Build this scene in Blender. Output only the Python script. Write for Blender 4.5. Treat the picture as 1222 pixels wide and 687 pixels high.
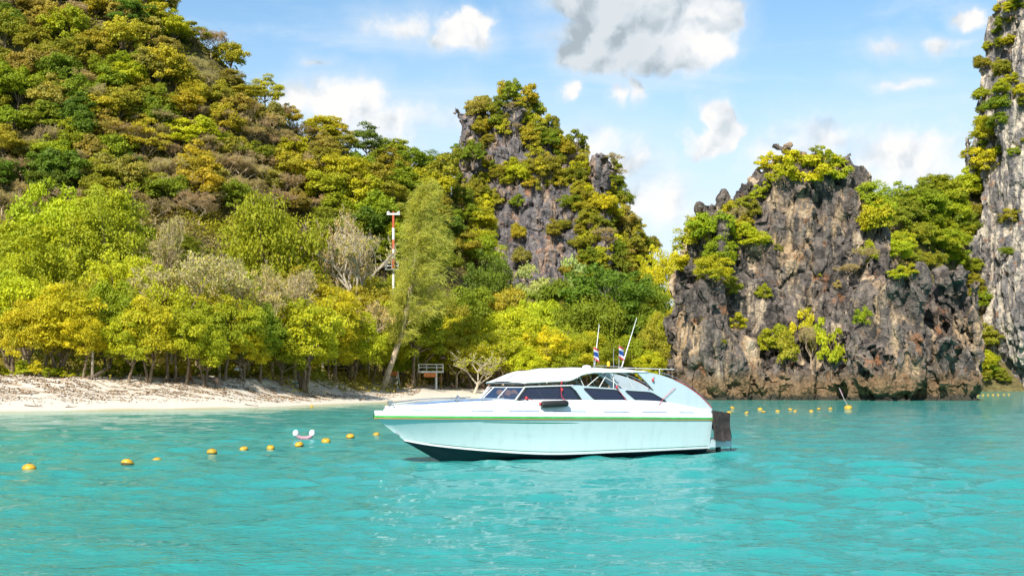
import bpy, bmesh, math, random
import numpy as np
from mathutils import Vector, Matrix
from mathutils.bvhtree import BVHTree
from mathutils.geometry import tessellate_polygon

for o in list(bpy.data.objects):
    bpy.data.objects.remove(o)
scene = bpy.context.scene
COL = scene.collection
R = math.radians

# ------------------------------------------------------------------ camera
F_PX, HOR, CAM_H = 1475.0, 456.0, 2.33          # focal length and horizon in photograph pixels, eye height
cam_d = bpy.data.cameras.new("camera")
cam_d.sensor_width = 36.0
cam_d.lens = F_PX / 1222.0 * 36.0
cam_d.shift_y = (HOR - 343.5) / 1222.0
cam_d.clip_start = 0.1
cam_d.clip_end = 20000
cam = bpy.data.objects.new("camera", cam_d)
cam.location = (0, 0, CAM_H)
cam.rotation_euler = (R(90), 0, 0)
COL.objects.link(cam)
scene.camera = cam

# ------------------------------------------------------------------ sun, exposure
SUN_DIR = Vector((-0.32, -0.84, 0.74)).normalized()
SUN_EL = math.asin(SUN_DIR.z)
SUN_ROT = math.atan2(SUN_DIR.x, SUN_DIR.y)
sun_d = bpy.data.lights.new("sun", 'SUN')
sun_d.energy = 4.3
sun_d.angle = R(0.55)
sun_d.color = (1.0, 0.95, 0.86)
sun = bpy.data.objects.new("sun", sun_d)
sun.rotation_euler = SUN_DIR.to_track_quat('Z', 'Y').to_euler()
sun.location = (-60, -40, 120)
COL.objects.link(sun)
scene.view_settings.view_transform = 'Standard'
scene.view_settings.look = 'None'
scene.view_settings.exposure = 0.80
scene.view_settings.gamma = 1.0
scene.view_settings.use_curve_mapping = False
scene.render.engine = 'CYCLES'
cy = scene.cycles
cy.use_denoising = True
cy.max_bounces = 6
cy.diffuse_bounces = 3
cy.glossy_bounces = 3
cy.transmission_bounces = 4
cy.transparent_max_bounces = 6
cy.caustics_reflective = False
cy.caustics_refractive = False
cy.sample_clamp_indirect = 6.0

# ------------------------------------------------------------------ node helper
class NT:
    def __init__(self, tree):
        self.t = tree
        self.n = tree.nodes
        self.l = tree.links
    def new(self, typ, **kw):
        nd = self.n.new(typ)
        for k, v in kw.items():
            setattr(nd, k, v)
        return nd
    def put(self, inp, val):
        if isinstance(val, bpy.types.NodeSocket):
            self.l.new(val, inp)
        else:
            inp.default_value = val
    def math(self, op, a, b=None, c=None, clamp=False):
        nd = self.new('ShaderNodeMath', operation=op, use_clamp=clamp)
        self.put(nd.inputs[0], a)
        if b is not None: self.put(nd.inputs[1], b)
        if c is not None: self.put(nd.inputs[2], c)
        return nd.outputs[0]
    def vmath(self, op, a, b=None, out=0):
        nd = self.new('ShaderNodeVectorMath', operation=op)
        self.put(nd.inputs[0], a)
        if b is not None: self.put(nd.inputs[1], b)
        return nd.outputs[out]
    def noise(self, vec, scale, detail=4, rough=0.55, dist=0.0, col=False, lac=2.0):
        nd = self.new('ShaderNodeTexNoise')
        self.put(nd.inputs['Vector'], vec)
        nd.inputs['Scale'].default_value = scale
        nd.inputs['Detail'].default_value = detail
        nd.inputs['Roughness'].default_value = rough
        nd.inputs['Distortion'].default_value = dist
        nd.inputs['Lacunarity'].default_value = lac
        return nd.outputs[1 if col else 0]
    def smooth(self, v, a, b, lo=0.0, hi=1.0):
        nd = self.new('ShaderNodeMapRange', interpolation_type='SMOOTHSTEP')
        self.put(nd.inputs[0], v)
        for i, x in enumerate((a, b, lo, hi)):
            self.put(nd.inputs[1 + i], x)
        return nd.outputs[0]
    def mix(self, f, a, b, mode='MIX'):
        nd = self.new('ShaderNodeMix', data_type='RGBA', blend_type=mode)
        self.put(nd.inputs[0], f)
        for s, v in ((6, a), (7, b)):
            if not isinstance(v, bpy.types.NodeSocket) and len(v) == 3:
                v = (*v, 1)
            self.put(nd.inputs[s], v)
        return nd.outputs[2]
    def ramp(self, f, stops):
        nd = self.new('ShaderNodeValToRGB')
        els = nd.color_ramp.elements
        while len(els) < len(stops):
            els.new(0.5)
        for e, (p, c) in zip(els, stops):
            e.position = p
            e.color = (*c, 1) if len(c) == 3 else c
        self.put(nd.inputs[0], f)
        return nd.outputs[0]

# ------------------------------------------------------------------ world: daylight sky with cumulus
world = bpy.data.worlds.new("World")
scene.world = world
world.use_nodes = True
w = NT(world.node_tree)
w.n.clear()
sky = w.new('ShaderNodeTexSky', sky_type='NISHITA')
sky.sun_disc = False
sky.sun_elevation = SUN_EL
sky.sun_rotation = SUN_ROT
sky.altitude = 0
sky.air_density = 1.0
sky.dust_density = 0.3
sky.ozone_density = 1.0
SKY_STRENGTH = 0.098
dirv = w.new('ShaderNodeTexCoord').outputs['Generated']
sep = w.new('ShaderNodeSeparateXYZ')
w.put(sep.inputs[0], dirv)
az = w.math('ARCTAN2', sep.outputs[0], sep.outputs[1])       # azimuth, 0 = north (+Y)
el = w.math('ARCSINE', sep.outputs[2])                       # elevation
ae = w.new('ShaderNodeCombineXYZ')
w.put(ae.inputs[0], az); w.put(ae.inputs[1], el)
wv1 = w.vmath('MULTIPLY', w.vmath('SUBTRACT', w.noise(dirv, 16.0, 3, 0.5, col=True), (0.5, 0.5, 0.5)), (0.050, 0.030, 0))
wv2 = w.vmath('MULTIPLY', w.vmath('SUBTRACT', w.noise(dirv, 48.0, 4, 0.6, col=True), (0.5, 0.5, 0.5)), (0.022, 0.016, 0))
aew = w.vmath('ADD', ae.outputs[0], w.vmath('ADD', wv1, wv2))
# billow noise on the direction sphere
nz1 = w.noise(dirv, 13.0, 7, 0.60, 0.2)
nz2 = w.noise(w.vmath('ADD', dirv, (-0.008, 0.0, 0.010)), 13.0, 7, 0.60, 0.2)
nzf = w.noise(dirv, 34.0, 5, 0.6)
bil = w.math('MULTIPLY_ADD', w.math('SUBTRACT', nzf, 0.4), 1.0, w.math('MULTIPLY', w.math('SUBTRACT', nz1, 0.5), 1.9))
def pxdir(px, py):
    x, z = (px - 611.0) / F_PX, (HOR - py) / F_PX
    return math.atan(x), math.atan(z / math.sqrt(1 + x * x))
# the cumulus seen in this part of the sky: (px, py, half width, half height, weight, greyness of the base)
CLOUDS = [
    (762, 34, 112, 56, 2.0, 0.80), (818, 52, 60, 42, 1.8, 0.05), (712, 62, 56, 28, 1.7, 1.0), (700, 4, 70, 26, 1.5, .55), (846, 28, 36, 42, 1.6, 0.0),
    (552, 40, 42, 20, 1.3, 0.12), (520, 50, 24, 13, .75, 0.1), (574, 28, 22, 20, 1.5, 0.0), (470, 38, 50, 18, .5, .1),
    (412, 125, 60, 38, 1.2, 0.12), (360, 118, 34, 26, .8, 0.1), (450, 150, 60, 34, .7, 0.2),
    (858, 138, 24, 24, 1.6, 0.0), (846, 168, 32, 26, 1.5, 0.05), (870, 158, 18, 28, 1.5, .0),
    (1160, 22, 18, 12, .9, 0.05), (1128, 54, 26, 8, .62, .1), (1072, 100, 36, 9, .55, .1), (676, 107, 12, 10, .8, .05), (762, 106, 11, 17, .75, .1), (742, 112, 11, 16, .6, .1),
    (380, 78, 24, 8, .55, .1), (1060, 185, 110, 46, .72, .15), (980, 172, 90, 30, .55, .1), (700, 195, 90, 36, .66, .15), (760, 240, 80, 40, .6, .2), (560, 150, 70, 30, .45, .2), (1120, 165, 60, 20, .55, .1), (1070, 60, 24, 10, .5, .1),
]
dens, grey = None, None
for (px, py, hw, hh, wt, gr) in CLOUDS:
    a0, e0 = pxdir(px, py)
    dv = w.vmath('MULTIPLY', w.vmath('SUBTRACT', aew, (a0, e0, 0)), (F_PX / hw, F_PX / hh, 0))
    ln = w.vmath('LENGTH', dv, out=1)
    fall = w.math('MULTIPLY', w.math('SUBTRACT', 1.0, ln), 1.4 * wt)
    dens = fall if dens is None else w.math('SMOOTH_MAX', dens, fall, 0.12)
# the big cloud is seen from below: its base, to the left, is grey
a0, e0 = pxdir(748, 34)
dv = w.vmath('MULTIPLY', w.vmath('SUBTRACT', aew, (a0, e0, 0)), (F_PX / 135, F_PX / 78, 0))
gm = w.smooth(w.vmath('LENGTH', dv, out=1), 1.05, 0.72)
sl = w.vmath('DOT_PRODUCT', dv, (-0.95, -0.30, 0), out=1)
grey = w.math('MULTIPLY', gm, w.smooth(sl, -0.85, 0.15))
placed = w.math('ADD', dens, bil)
# the same kind of cloud goes on over the rest of the sky
far_n = w.noise(dirv, 3.2, 3, 0.5)
front = w.smooth(sep.outputs[1], 0.80, 0.90)
rest = w.math('SUBTRACT', w.math('MULTIPLY_ADD', w.math('SUBTRACT', far_n, 0.60), 5.0, bil), w.math('MULTIPLY', front, 3.0))
field = w.math('MAXIMUM', placed, rest)
alpha = w.smooth(field, 0.0, 0.85, 0.0, 0.96)
soft = w.smooth(field, -1.1, 0.5, 0.0, 0.30)               # thin veil round each cloud
# light comes from the left and above
ns1 = w.noise(aew, 24.0, 3, 0.5)
ns2 = w.noise(w.vmath('ADD', aew, (-0.009, 0.012, 0.0)), 24.0, 3, 0.5)
lit = w.math('ADD', w.math('MULTIPLY', w.math('SUBTRACT', ns1, ns2), 2.6), w.math('MULTIPLY', w.math('SUBTRACT', nz1, nz2), 1.6))
shade = w.math('ADD', lit, 0.80, clamp=True)
gcut = w.smooth(w.math('ADD', grey, w.math('MULTIPLY', w.math('SUBTRACT', nz1, 0.5), 0.45)), 0.05, 0.95)
shade = w.math('SUBTRACT', shade, w.math('MULTIPLY', gcut, 0.52), clamp=True)
ccol = w.ramp(shade, [(0.0, (0.25, 0.29, 0.32)), (0.35, (0.38, 0.42, 0.45)), (0.75, (0.53, 0.54, 0.55)), (1.0, (0.60, 0.585, 0.565))])
# high thin streaks
pl = w.vmath('MULTIPLY', dirv, (5.0, 5.0, 26.0))
cir = w.smooth(w.noise(pl, 1.1, 6, 0.6, 0.6), 0.46, 0.80, 0.0, 0.48)
skyc = w.vmath('MULTIPLY', sky.outputs[0], (SKY_STRENGTH * 0.78, SKY_STRENGTH * 0.99, SKY_STRENGTH * 1.04))
haze_f = w.smooth(el, 0.31, 0.04, 0.04, 0.90)
c1 = w.mix(haze_f, skyc, (0.49, 0.53, 0.575))
c2 = w.mix(cir, c1, (0.52, 0.56, 0.59))
c3 = w.mix(soft, c2, (0.50, 0.54, 0.57))
c4 = w.mix(alpha, c3, ccol)
bg = w.new('ShaderNodeBackground')
w.put(bg.inputs[0], c4)
bg.inputs[1].default_value = 1.0
wo = w.new('ShaderNodeOutputWorld')
w.l.new(bg.outputs[0], wo.inputs[0])

# ------------------------------------------------------------------ numpy noise
def _hash(ix, iy, iz, seed):
    h = (ix.astype(np.uint32) * np.uint32(374761393) + iy.astype(np.uint32) * np.uint32(668265263)
         + iz.astype(np.uint32) * np.uint32(2147483647) + np.uint32((seed * 974634777 + 12345) & 0xffffffff))
    h = (h ^ (h >> np.uint32(13))) * np.uint32(1274126177)
    h = (h ^ (h >> np.uint32(16))) * np.uint32(2246822519)
    return h ^ (h >> np.uint32(15))
_G = np.array([(1,1,0),(-1,1,0),(1,-1,0),(-1,-1,0),(1,0,1),(-1,0,1),(1,0,-1),(-1,0,-1),(0,1,1),(0,-1,1),(0,1,-1),(0,-1,-1),(1,1,0),(-1,1,0),(0,-1,1),(0,-1,-1)], np.float32)
_GX, _GY, _GZ = (np.ascontiguousarray(_G[:, k]) for k in range(3))
_PERM = np.random.default_rng(1234).permutation(256).astype(np.int32)
_PERM = np.concatenate([_PERM, _PERM, _PERM])
def _perlin(P, seed):
    I = np.floor(P).astype(np.int32); f = P - I
    I &= 255
    x, y, z = f[:, 0], f[:, 1], f[:, 2]
    u, v, w_ = (q * q * q * (q * (q * 6 - 15) + 10) for q in (x, y, z))
    X, Y, Z = I[:, 0], I[:, 1], I[:, 2]
    s = (seed * 37 + 11) & 255
    def cornr(A, dx, dy, dz):
        g = _PERM[A + Z + dz] & 15
        return _GX[g] * (x - dx) + _GY[g] * (y - dy) + _GZ[g] * (z - dz)
    a0, a1 = _PERM[X + s], _PERM[X + 1 + s]
    A00, A01, A10, A11 = _PERM[a0 + Y], _PERM[a0 + Y + 1], _PERM[a1 + Y], _PERM[a1 + Y + 1]
    def lz(A, dx, dy):
        p = cornr(A, dx, dy, 0); return p + w_ * (cornr(A, dx, dy, 1) - p)
    p00, p01, p10, p11 = lz(A00, 0, 0), lz(A01, 0, 1), lz(A10, 1, 0), lz(A11, 1, 1)
    q0 = p00 + v * (p01 - p00); q1 = p10 + v * (p11 - p10)
    return q0 + u * (q1 - q0)
def perlin(P, seed=0):
    P = np.asarray(P, np.float32)
    out = np.empty(len(P), np.float32)
    for k in range(0, len(P), 16384):
        out[k:k + 16384] = _perlin(P[k:k + 16384], seed)
    return out
def fbm(P, octv=4, gain=0.5, seed=0, ridged=False):
    P = np.asarray(P, np.float32); a, s, tot = 1.0, 0, 0
    for i in range(octv):
        n = perlin(P * (2.03 ** i), seed + i * 7)
        if ridged: n = 0.5 - np.abs(n) * 1.6
        s = s + a * n; tot += a; a *= gain
    return s / tot
def worley(P, seed=0):
    P = np.asarray(P, np.float32)
    I = np.floor(P).astype(np.int64); f = P - I
    f1 = np.full(len(P), 9.0, np.float32); f2 = f1.copy(); cid = np.zeros(len(P), np.float32)
    for dx in (-1, 0, 1):
        for dy in (-1, 0, 1):
            for dz in (-1, 0, 1):
                h = _hash(I[:, 0] + dx, I[:, 1] + dy, I[:, 2] + dz, seed)
                jx = (h & np.uint32(1023)).astype(np.float32) / 1023; jy = ((h >> np.uint32(10)) & np.uint32(1023)).astype(np.float32) / 1023; jz = ((h >> np.uint32(20)) & np.uint32(1023)).astype(np.float32) / 1023
                d = np.sqrt((dx + jx - f[:, 0]) ** 2 + (dy + jy - f[:, 1]) ** 2 + (dz + jz - f[:, 2]) ** 2)
                near = d < f1
                f2 = np.where(near, f1, np.minimum(f2, d))
                cid = np.where(near, jx, cid)
                f1 = np.where(near, d, f1)
    return f1, f2, cid
def sstep(x, a, b):
    t = np.clip((x - a) / (b - a), 0, 1)
    return t * t * (3 - 2 * t)

# ------------------------------------------------------------------ object helpers
def tag(o, label=None, cat=None, group=None, kind=None):
    if label: o["label"] = label
    if cat: o["category"] = cat
    if group: o["group"] = group
    if kind: o["kind"] = kind
    return o
def link(name, me, mat=None, parent=None):
    o = bpy.data.objects.new(name, me)
    COL.objects.link(o)
    if mat is not None and len(me.materials) == 0:
        me.materials.append(mat)
    if parent is not None:
        o.parent = parent
    return o
def empty(name, loc, rz=0.0):
    o = bpy.data.objects.new(name, None)
    o.empty_display_size = 0.3
    o.location = loc
    o.rotation_euler = (0, 0, rz)
    COL.objects.link(o)
    return o
def mesh_np(name, V, F, smooth=False, attrs=None):
    """V (n,3), F (m,k) all faces with k corners; attrs {name: per-vertex float array}"""
    me = bpy.data.meshes.new(name)
    V = np.ascontiguousarray(V, np.float32); F = np.ascontiguousarray(F, np.int32)
    m, k = F.shape
    me.vertices.add(len(V)); me.vertices.foreach_set("co", V.ravel())
    me.loops.add(m * k); me.loops.foreach_set("vertex_index", F.ravel())
    me.polygons.add(m); me.polygons.foreach_set("loop_start", np.arange(0, m * k, k, dtype=np.int32))
    if smooth:
        me.polygons.foreach_set("use_smooth", np.ones(m, bool))
    else:
        me.polygons.foreach_set("use_smooth", np.zeros(m, bool))
    for nme, arr in (attrs or {}).items():
        at = me.attributes.new(nme, 'FLOAT', 'POINT')
        at.data.foreach_set("value", np.ascontiguousarray(arr, np.float32))
    me.update(calc_edges=True)
    me.validate()
    return me
class MB:
    """collects shapes, then builds one mesh"""
    def __init__(self):
        self.v, self.f = [], []
    def add(self, vs, fs):
        b = len(self.v)
        self.v += [tuple(p) for p in vs]
        self.f += [tuple(i + b for i in q) for q in fs]
        return self
    def box(self, a, b):
        x0, y0, z0 = a; x1, y1, z1 = b
        vs = [(x0,y0,z0),(x1,y0,z0),(x1,y1,z0),(x0,y1,z0),(x0,y0,z1),(x1,y0,z1),(x1,y1,z1),(x0,y1,z1)]
        return self.add(vs, [(0,3,2,1),(4,5,6,7),(0,1,5,4),(1,2,6,5),(2,3,7,6),(3,0,4,7)])
    def tube(self, pts, rad, n=6, caps=True, flat=1.0):
        pts = [Vector(p) for p in pts]
        if not hasattr(rad, '__len__'): rad = [rad] * len(pts)
        vs, fs = [], []
        up = Vector((0.13, 0.21, 1)).normalized()
        prev = None
        for i, p in enumerate(pts):
            d = (pts[min(i + 1, len(pts) - 1)] - pts[max(i - 1, 0)])
            d = d.normalized() if d.length > 1e-9 else Vector((0, 0, 1))
            if prev is None:
                s = d.cross(up if abs(d.dot(up)) < 0.95 else Vector((1, 0, 0))).normalized()
            else:
                s = (prev - d * prev.dot(d)).normalized()
            prev = s
            t = d.cross(s)
            for k in range(n):
                an = 2 * math.pi * k / n
                vs.append(p + (s * math.cos(an) + t * math.sin(an) * flat) * rad[i])
        for i in range(len(pts) - 1):
            for k in range(n):
                a, b = i * n + k, i * n + (k + 1) % n
                fs.append((a, b, b + n, a + n))
        if caps:
            fs.append(tuple(range(n - 1, -1, -1)))
            fs.append(tuple(range((len(pts) - 1) * n, len(pts) * n)))
        return self.add(vs, fs)
    def loft(self, rows, close=False, caps=False):
        n = len(rows[0]); vs = [p for r in rows for p in r]; fs = []
        for i in range(len(rows) - 1):
            for k in range(n if close else n - 1):
                a, b = i * n + k, i * n + (k + 1) % n
                fs.append((a, b, b + n, a + n))
        if caps:
            fs.append(tuple(range(n - 1, -1, -1)))
            fs.append(tuple(range((len(rows) - 1) * n, len(rows) * n)))
        return self.add(vs, fs)
    def lathe(self, prof, c=(0, 0, 0), n=16):
        rows = [[(c[0] + r * math.cos(2*math.pi*k/n), c[1] + r * math.sin(2*math.pi*k/n), c[2] + z) for k in range(n)] for r, z in prof]
        return self.loft(rows, close=True, caps=True)
    def panel(self, outline, holes, y, th):
        """plate in the x-z plane at y, thickness th towards -y*sign, with holes"""
        loops = [[Vector((x, z, 0)) for x, z in l] for l in [outline] + list(holes)]
        flat = [p for l in loops for p in l]
        tri = tessellate_polygon(loops)
        n = len(flat)
        vs = [(p.x, y, p.y) for p in flat] + [(p.x, y - th, p.y) for p in flat]
        fs = [tuple(t) for t in tri] + [tuple(i + n for i in reversed(t)) for t in tri]
        b = 0
        for l in loops:
            m = len(l)
            for k in range(m):
                a, c = b + k, b + (k + 1) % m
                fs.append((a, c, c + n, a + n))
            b += m
        return self.add(vs, fs)
    def mesh(self, name, smooth=False, fix=True):
        me = bpy.data.meshes.new(name)
        me.from_pydata(self.v, [], self.f)
        if fix:
            bm = bmesh.new(); bm.from_mesh(me)
            bmesh.ops.recalc_face_normals(bm, faces=bm.faces)
            bm.to_mesh(me); bm.free()
        if smooth:
            for p in me.polygons: p.use_smooth = True
            try: me.set_sharp_from_angle(angle=R(42))
            except Exception: pass
        me.update()
        return me
    def build(self, name, mat, parent=None, smooth=False):
        return link(name, self.mesh(name, smooth), mat, parent)

def mat_new(name):
    m = bpy.data.materials.new(name); m.use_nodes = True
    nt = NT(m.node_tree); nt.n.clear()
    out = nt.new('ShaderNodeOutputMaterial')
    return m, nt, out
def pbr(name, col, rough=0.5, metal=0.0, spec=0.5, bump=None, vary=0.0, vscale=3.0, coat=0.0, trans=0.0):
    m, nt, out = mat_new(name)
    b = nt.new('ShaderNodeBsdfPrincipled')
    b.inputs['Roughness'].default_value = rough
    b.inputs['Metallic'].default_value = metal
    b.inputs['Specular IOR Level'].default_value = spec
    b.inputs['Coat Weight'].default_value = coat
    b.inputs['Transmission Weight'].default_value = trans
    tc = nt.new('ShaderNodeTexCoord').outputs['Object']
    if vary > 0:
        n = nt.noise(tc, vscale, 5, 0.6)
        f = nt.smooth(n, 0.35, 0.7)
        lo = tuple(c * (1 - vary) for c in col)
        nt.l.new(nt.mix(f, lo, col), b.inputs['Base Color'])
    else:
        b.inputs['Base Color'].default_value = (*col, 1)
    if bump:
        bn = nt.new('ShaderNodeBump')
        bn.inputs['Strength'].default_value = bump[1]
        bn.inputs['Distance'].default_value = bump[2] if len(bump) > 2 else 0.05
        nt.l.new(nt.noise(tc, bump[0], 4, 0.6), bn.inputs['Height'])
        nt.l.new(bn.outputs[0], b.inputs['Normal'])
    nt.l.new(b.outputs[0], out.inputs[0])
    return m
# ================================================================== terrain
def ipx(x, xs, ys):
    return np.interp(x, xs, ys)
def shore_y(X):
    base = ipx(X, [-320, -120, -60, -40.6, -30, -24.2, -18.9, -15.9, -5.6, 10, 20, 40, 56, 60, 66, 90, 112, 116, 135, 320],
                  [60, 78, 90, 98.5, 108, 115, 132, 144, 163, 168, 171, 174, 174, 172, 178, 243, 303, 345, 378, 385])
    return base
def shore_s(X, Y):
    g = (shore_y(X + 4) - shore_y(X - 4)) / 8.0
    g = np.where(X < 30, g, 0)
    return (Y - shore_y(X)) / (1 + g * g) ** 0.36
def terrain_h(X, Y):
    Ys = shore_y(X)
    s = shore_s(X, Y) + 0.5 * np.sin(X * 0.35) + 0.35 * np.sin(X * 0.9 + 1)
    left = sstep(-X, 5, 30)                                           # the sand bank is higher on the left
    beach = ipx(s, [-80, -25, -6, 0, 5, 12, 20, 30, 60], [-6, -2.4, -0.45, 0.0, 0.5, 1.3, 2.2, 2.7, 4.0])
    bank = ipx(s, [-80, -25, -6, 0, 5, 9, 14, 17, 30, 60], [-6, -2.4, -0.45, 0.0, 0.45, 0.9, 1.85, 2.7, 3.3, 4.8])
    cliffy = ipx(s, [-80, -25, -4, 0, 3, 10, 30, 60], [-8, -4, -1, 0.0, 3, 8, 14, 20])
    low = beach * (1 - left) + bank * left
    rgt = sstep(X, 52, 62)
    low = low * (1 - rgt) + cliffy * rgt
    Rg = ipx(X, [-320, -200, -140, -108, -85, -71, -60, -51, -45, -37, -15, -2, 25, 38, 50, 65, 80, 96, 125, 180, 320],
                [120, 110, 104, 96, 86, 78, 69, 60, 56, 52, 50, 26, 20, 17, 14, 16, 36, 45, 55, 75, 90])
    Yf = ipx(X, [-320, -108, -60, -37, -15, 0, 50, 66, 96, 125, 320], [120, 150, 160, 172, 195, 212, 205, 190, 262, 316, 325])
    Yr = ipx(X, [-320, -108, -60, -37, 0, 50, 96, 125, 320], [230, 262, 266, 275, 300, 300, 326, 350, 380])
    t = np.clip((Y - Yf) / (Yr - Yf), 0, 1)
    hill = Rg * (0.35 * t + 0.65 * t * t * (3 - 2 * t))
    H = np.maximum(low, 0 * low + low * (1 - t) + np.maximum(hill, low) * t)
    P = np.stack([X * 0.045, Y * 0.045, 0 * X], 1)
    H = H + fbm(P, 3, 0.5, 5) * 9.0 * sstep(t, 0.02, 0.35)
    back = np.clip((Y - Yr) / 200, 0, 1)
    H = H - back * H * 0.7
    Pd = np.stack([X * 0.5, Y * 0.5, 0 * X], 1)
    H = H + fbm(Pd, 3, 0.55, 11) * 0.30 * sstep(s, 8, 18)
    return H
def ground_z(x, y):
    return float(terrain_h(np.array([x], float), np.array([y], float))[0])
def make_terrain():
    xs = np.concatenate([np.linspace(-320, -70, 70, endpoint=False), np.linspace(-70, 20, 300, endpoint=False), np.linspace(20, 140, 110, endpoint=False), np.linspace(140, 320, 40)])
    ys = np.concatenate([np.linspace(40, 85, 24, endpoint=False), np.linspace(85, 190, 300, endpoint=False), np.linspace(190, 350, 110, endpoint=False), np.linspace(350, 620, 40)])
    X, Y = np.meshgrid(xs, ys)
    nx, ny = len(xs), len(ys)
    Z = terrain_h(X.ravel(), Y.ravel())
    V = np.stack([X.ravel(), Y.ravel(), Z], 1)
    i = np.arange(nx - 1)[None, :] + nx * np.arange(ny - 1)[:, None]
    F = np.stack([i, i + 1, i + nx + 1, i + nx], -1).reshape(-1, 4)
    s = shore_s(X.ravel(), Y.ravel())
    me = mesh_np("terrain", V, F, True, {"shore": s})
    m, nt, out = mat_new("sand_and_soil")
    b = nt.new('ShaderNodeBsdfPrincipled')
    b.inputs['Roughness'].default_value = 0.95
    b.inputs['Specular IOR Level'].default_value = 0.15
    pos = nt.new('ShaderNodeNewGeometry').outputs['Position']
    sp = nt.new('ShaderNodeSeparateXYZ'); nt.put(sp.inputs[0], pos)
    sh = nt.new('ShaderNodeAttribute', attribute_name="shore").outputs['Fac']
    n1 = nt.noise(pos, 0.25, 5, 0.6); n2 = nt.noise(nt.vmath('MULTIPLY', pos, (0.5, 1.6, 1)), 1.1, 6, 0.7); n3 = nt.noise(pos, 6.0, 4, 0.6)
    sand = nt.mix(nt.smooth(n3, 0.35, 0.7), (0.56, 0.50, 0.41), (0.66, 0.60, 0.51))
    wet = nt.smooth(nt.math('ADD', sh, nt.math('MULTIPLY', n1, 2.0)), 2.1, 0.6)
    sand = nt.mix(wet, sand, (0.47, 0.39, 0.24))
    # leaf litter washed up the bank, in broken bands
    lf = nt.math('ADD', sh, nt.math('MULTIPLY', nt.math('SUBTRACT', n1, 0.5), 9.0))
    zone = nt.smooth(lf, 7.0, 11.0)
    lft = nt.smooth(sp.outputs[0], -12.0, -30.0, 0.35, 1.0)
    patch = nt.smooth(n2, 0.46, 0.62, 0.0, 0.8)
    litter = nt.math('MULTIPLY', nt.math('MULTIPLY', zone, patch), lft)
    lc = nt.mix(nt.smooth(n3, 0.4, 0.62), (0.16, 0.095, 0.05), (0.42, 0.28, 0.15))
    c = nt.mix(litter, sand, lc)
    soil = nt.mix(nt.smooth(n2, 0.4, 0.6), (0.085, 0.07, 0.03), (0.16, 0.13, 0.05))
    inland = nt.smooth(nt.math('ADD', sh, nt.math('MULTIPLY', nt.math('SUBTRACT', n1, 0.5), 8.0)), 23.0, 29.0)
    c = nt.mix(inland, c, soil)
    rightside = nt.smooth(sp.outputs[0], 14.0, 20.0)
    c = nt.mix(rightside, c, soil)
    nt.l.new(c, b.inputs['Base Color'])
    bn = nt.new('ShaderNodeBump'); bn.inputs['Strength'].default_value = 0.6; bn.inputs['Distance'].default_value = 0.12
    nt.l.new(nt.math('ADD', n2, nt.math('MULTIPLY', n3, 0.5)), bn.inputs['Height'])
    nt.l.new(bn.outputs[0], b.inputs['Normal'])
    nt.l.new(b.outputs[0], out.inputs[0])
    o = link("terrain", me, m)
    tag(o, "white sand beach with leaf litter rising to steep wooded hills", None, None, "structure")
    return o
terrain = make_terrain()

# ================================================================== rock: implicit surface + surface nets
def surface_nets(vals, org, h):
    ins = vals < 0
    nx, ny, nz = vals.shape
    c = [(0,0,0),(1,0,0),(0,1,0),(1,1,0),(0,0,1),(1,0,1),(0,1,1),(1,1,1)]
    def sl(d): return (slice(d[0], nx - 1 + d[0]), slice(d[1], ny - 1 + d[1]), slice(d[2], nz - 1 + d[2]))
    cnt = np.zeros((nx-1, ny-1, nz-1), np.int8)
    for d in c: cnt += ins[sl(d)]
    act = (cnt > 0) & (cnt < 8)
    idx = np.argwhere(act)
    ident = np.full(act.shape, -1, np.int64)
    ident[act] = np.arange(len(idx))
    cv = [vals[idx[:,0]+d[0], idx[:,1]+d[1], idx[:,2]+d[2]] for d in c]
    acc = np.zeros((len(idx), 3)); num = np.zeros(len(idx))
    for a in range(8):
        for b in range(a + 1, 8):
            if sum(abs(c[a][k] - c[b][k]) for k in range(3)) != 1: continue
            m = (cv[a] < 0) != (cv[b] < 0)
            t = np.where(m, cv[a] / np.where(m, cv[a] - cv[b], 1), 0)
            p = np.array(c[a])[None] + t[:, None] * (np.array(c[b]) - np.array(c[a]))[None]
            acc += p * m[:, None]; num += m
    V = (idx + acc / num[:, None]) * h + np.array(org)
    quads = []
    for ax in range(3):
        a1, a2 = [(1,2),(2,0),(0,1)][ax]
        s0 = [slice(None)]*3; s1 = [slice(None)]*3
        s0[ax] = slice(0, -1); s1[ax] = slice(1, None)
        d = ins[tuple(s0)].astype(np.int8) - ins[tuple(s1)].astype(np.int8)
        e = np.argwhere(d != 0)
        ok = (e[:, a1] > 0) & (e[:, a2] > 0) & (e[:, a1] < vals.shape[a1]-1) & (e[:, a2] < vals.shape[a2]-1)
        e = e[ok]; sg = d[e[:,0], e[:,1], e[:,2]]
        def cell(o1, o2):
            q = e.copy(); q[:, a1] += o1; q[:, a2] += o2
            return ident[q[:,0], q[:,1], q[:,2]]
        q = np.stack([cell(-1,-1), cell(0,-1), cell(0,0), cell(-1,0)], 1)
        q[sg < 0] = q[sg < 0][:, ::-1]
        quads.append(q)
    return V, np.concatenate(quads)
def vert_normals(V, F):
    a, b, c, d = (V[F[:, k]] for k in range(4))
    n = np.cross(c - a, d - b)
    N = np.zeros_like(V)
    for k in range(4): np.add.at(N, F[:, k], n)
    return N / (np.linalg.norm(N, axis=1, keepdims=True) + 1e-9)
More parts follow.
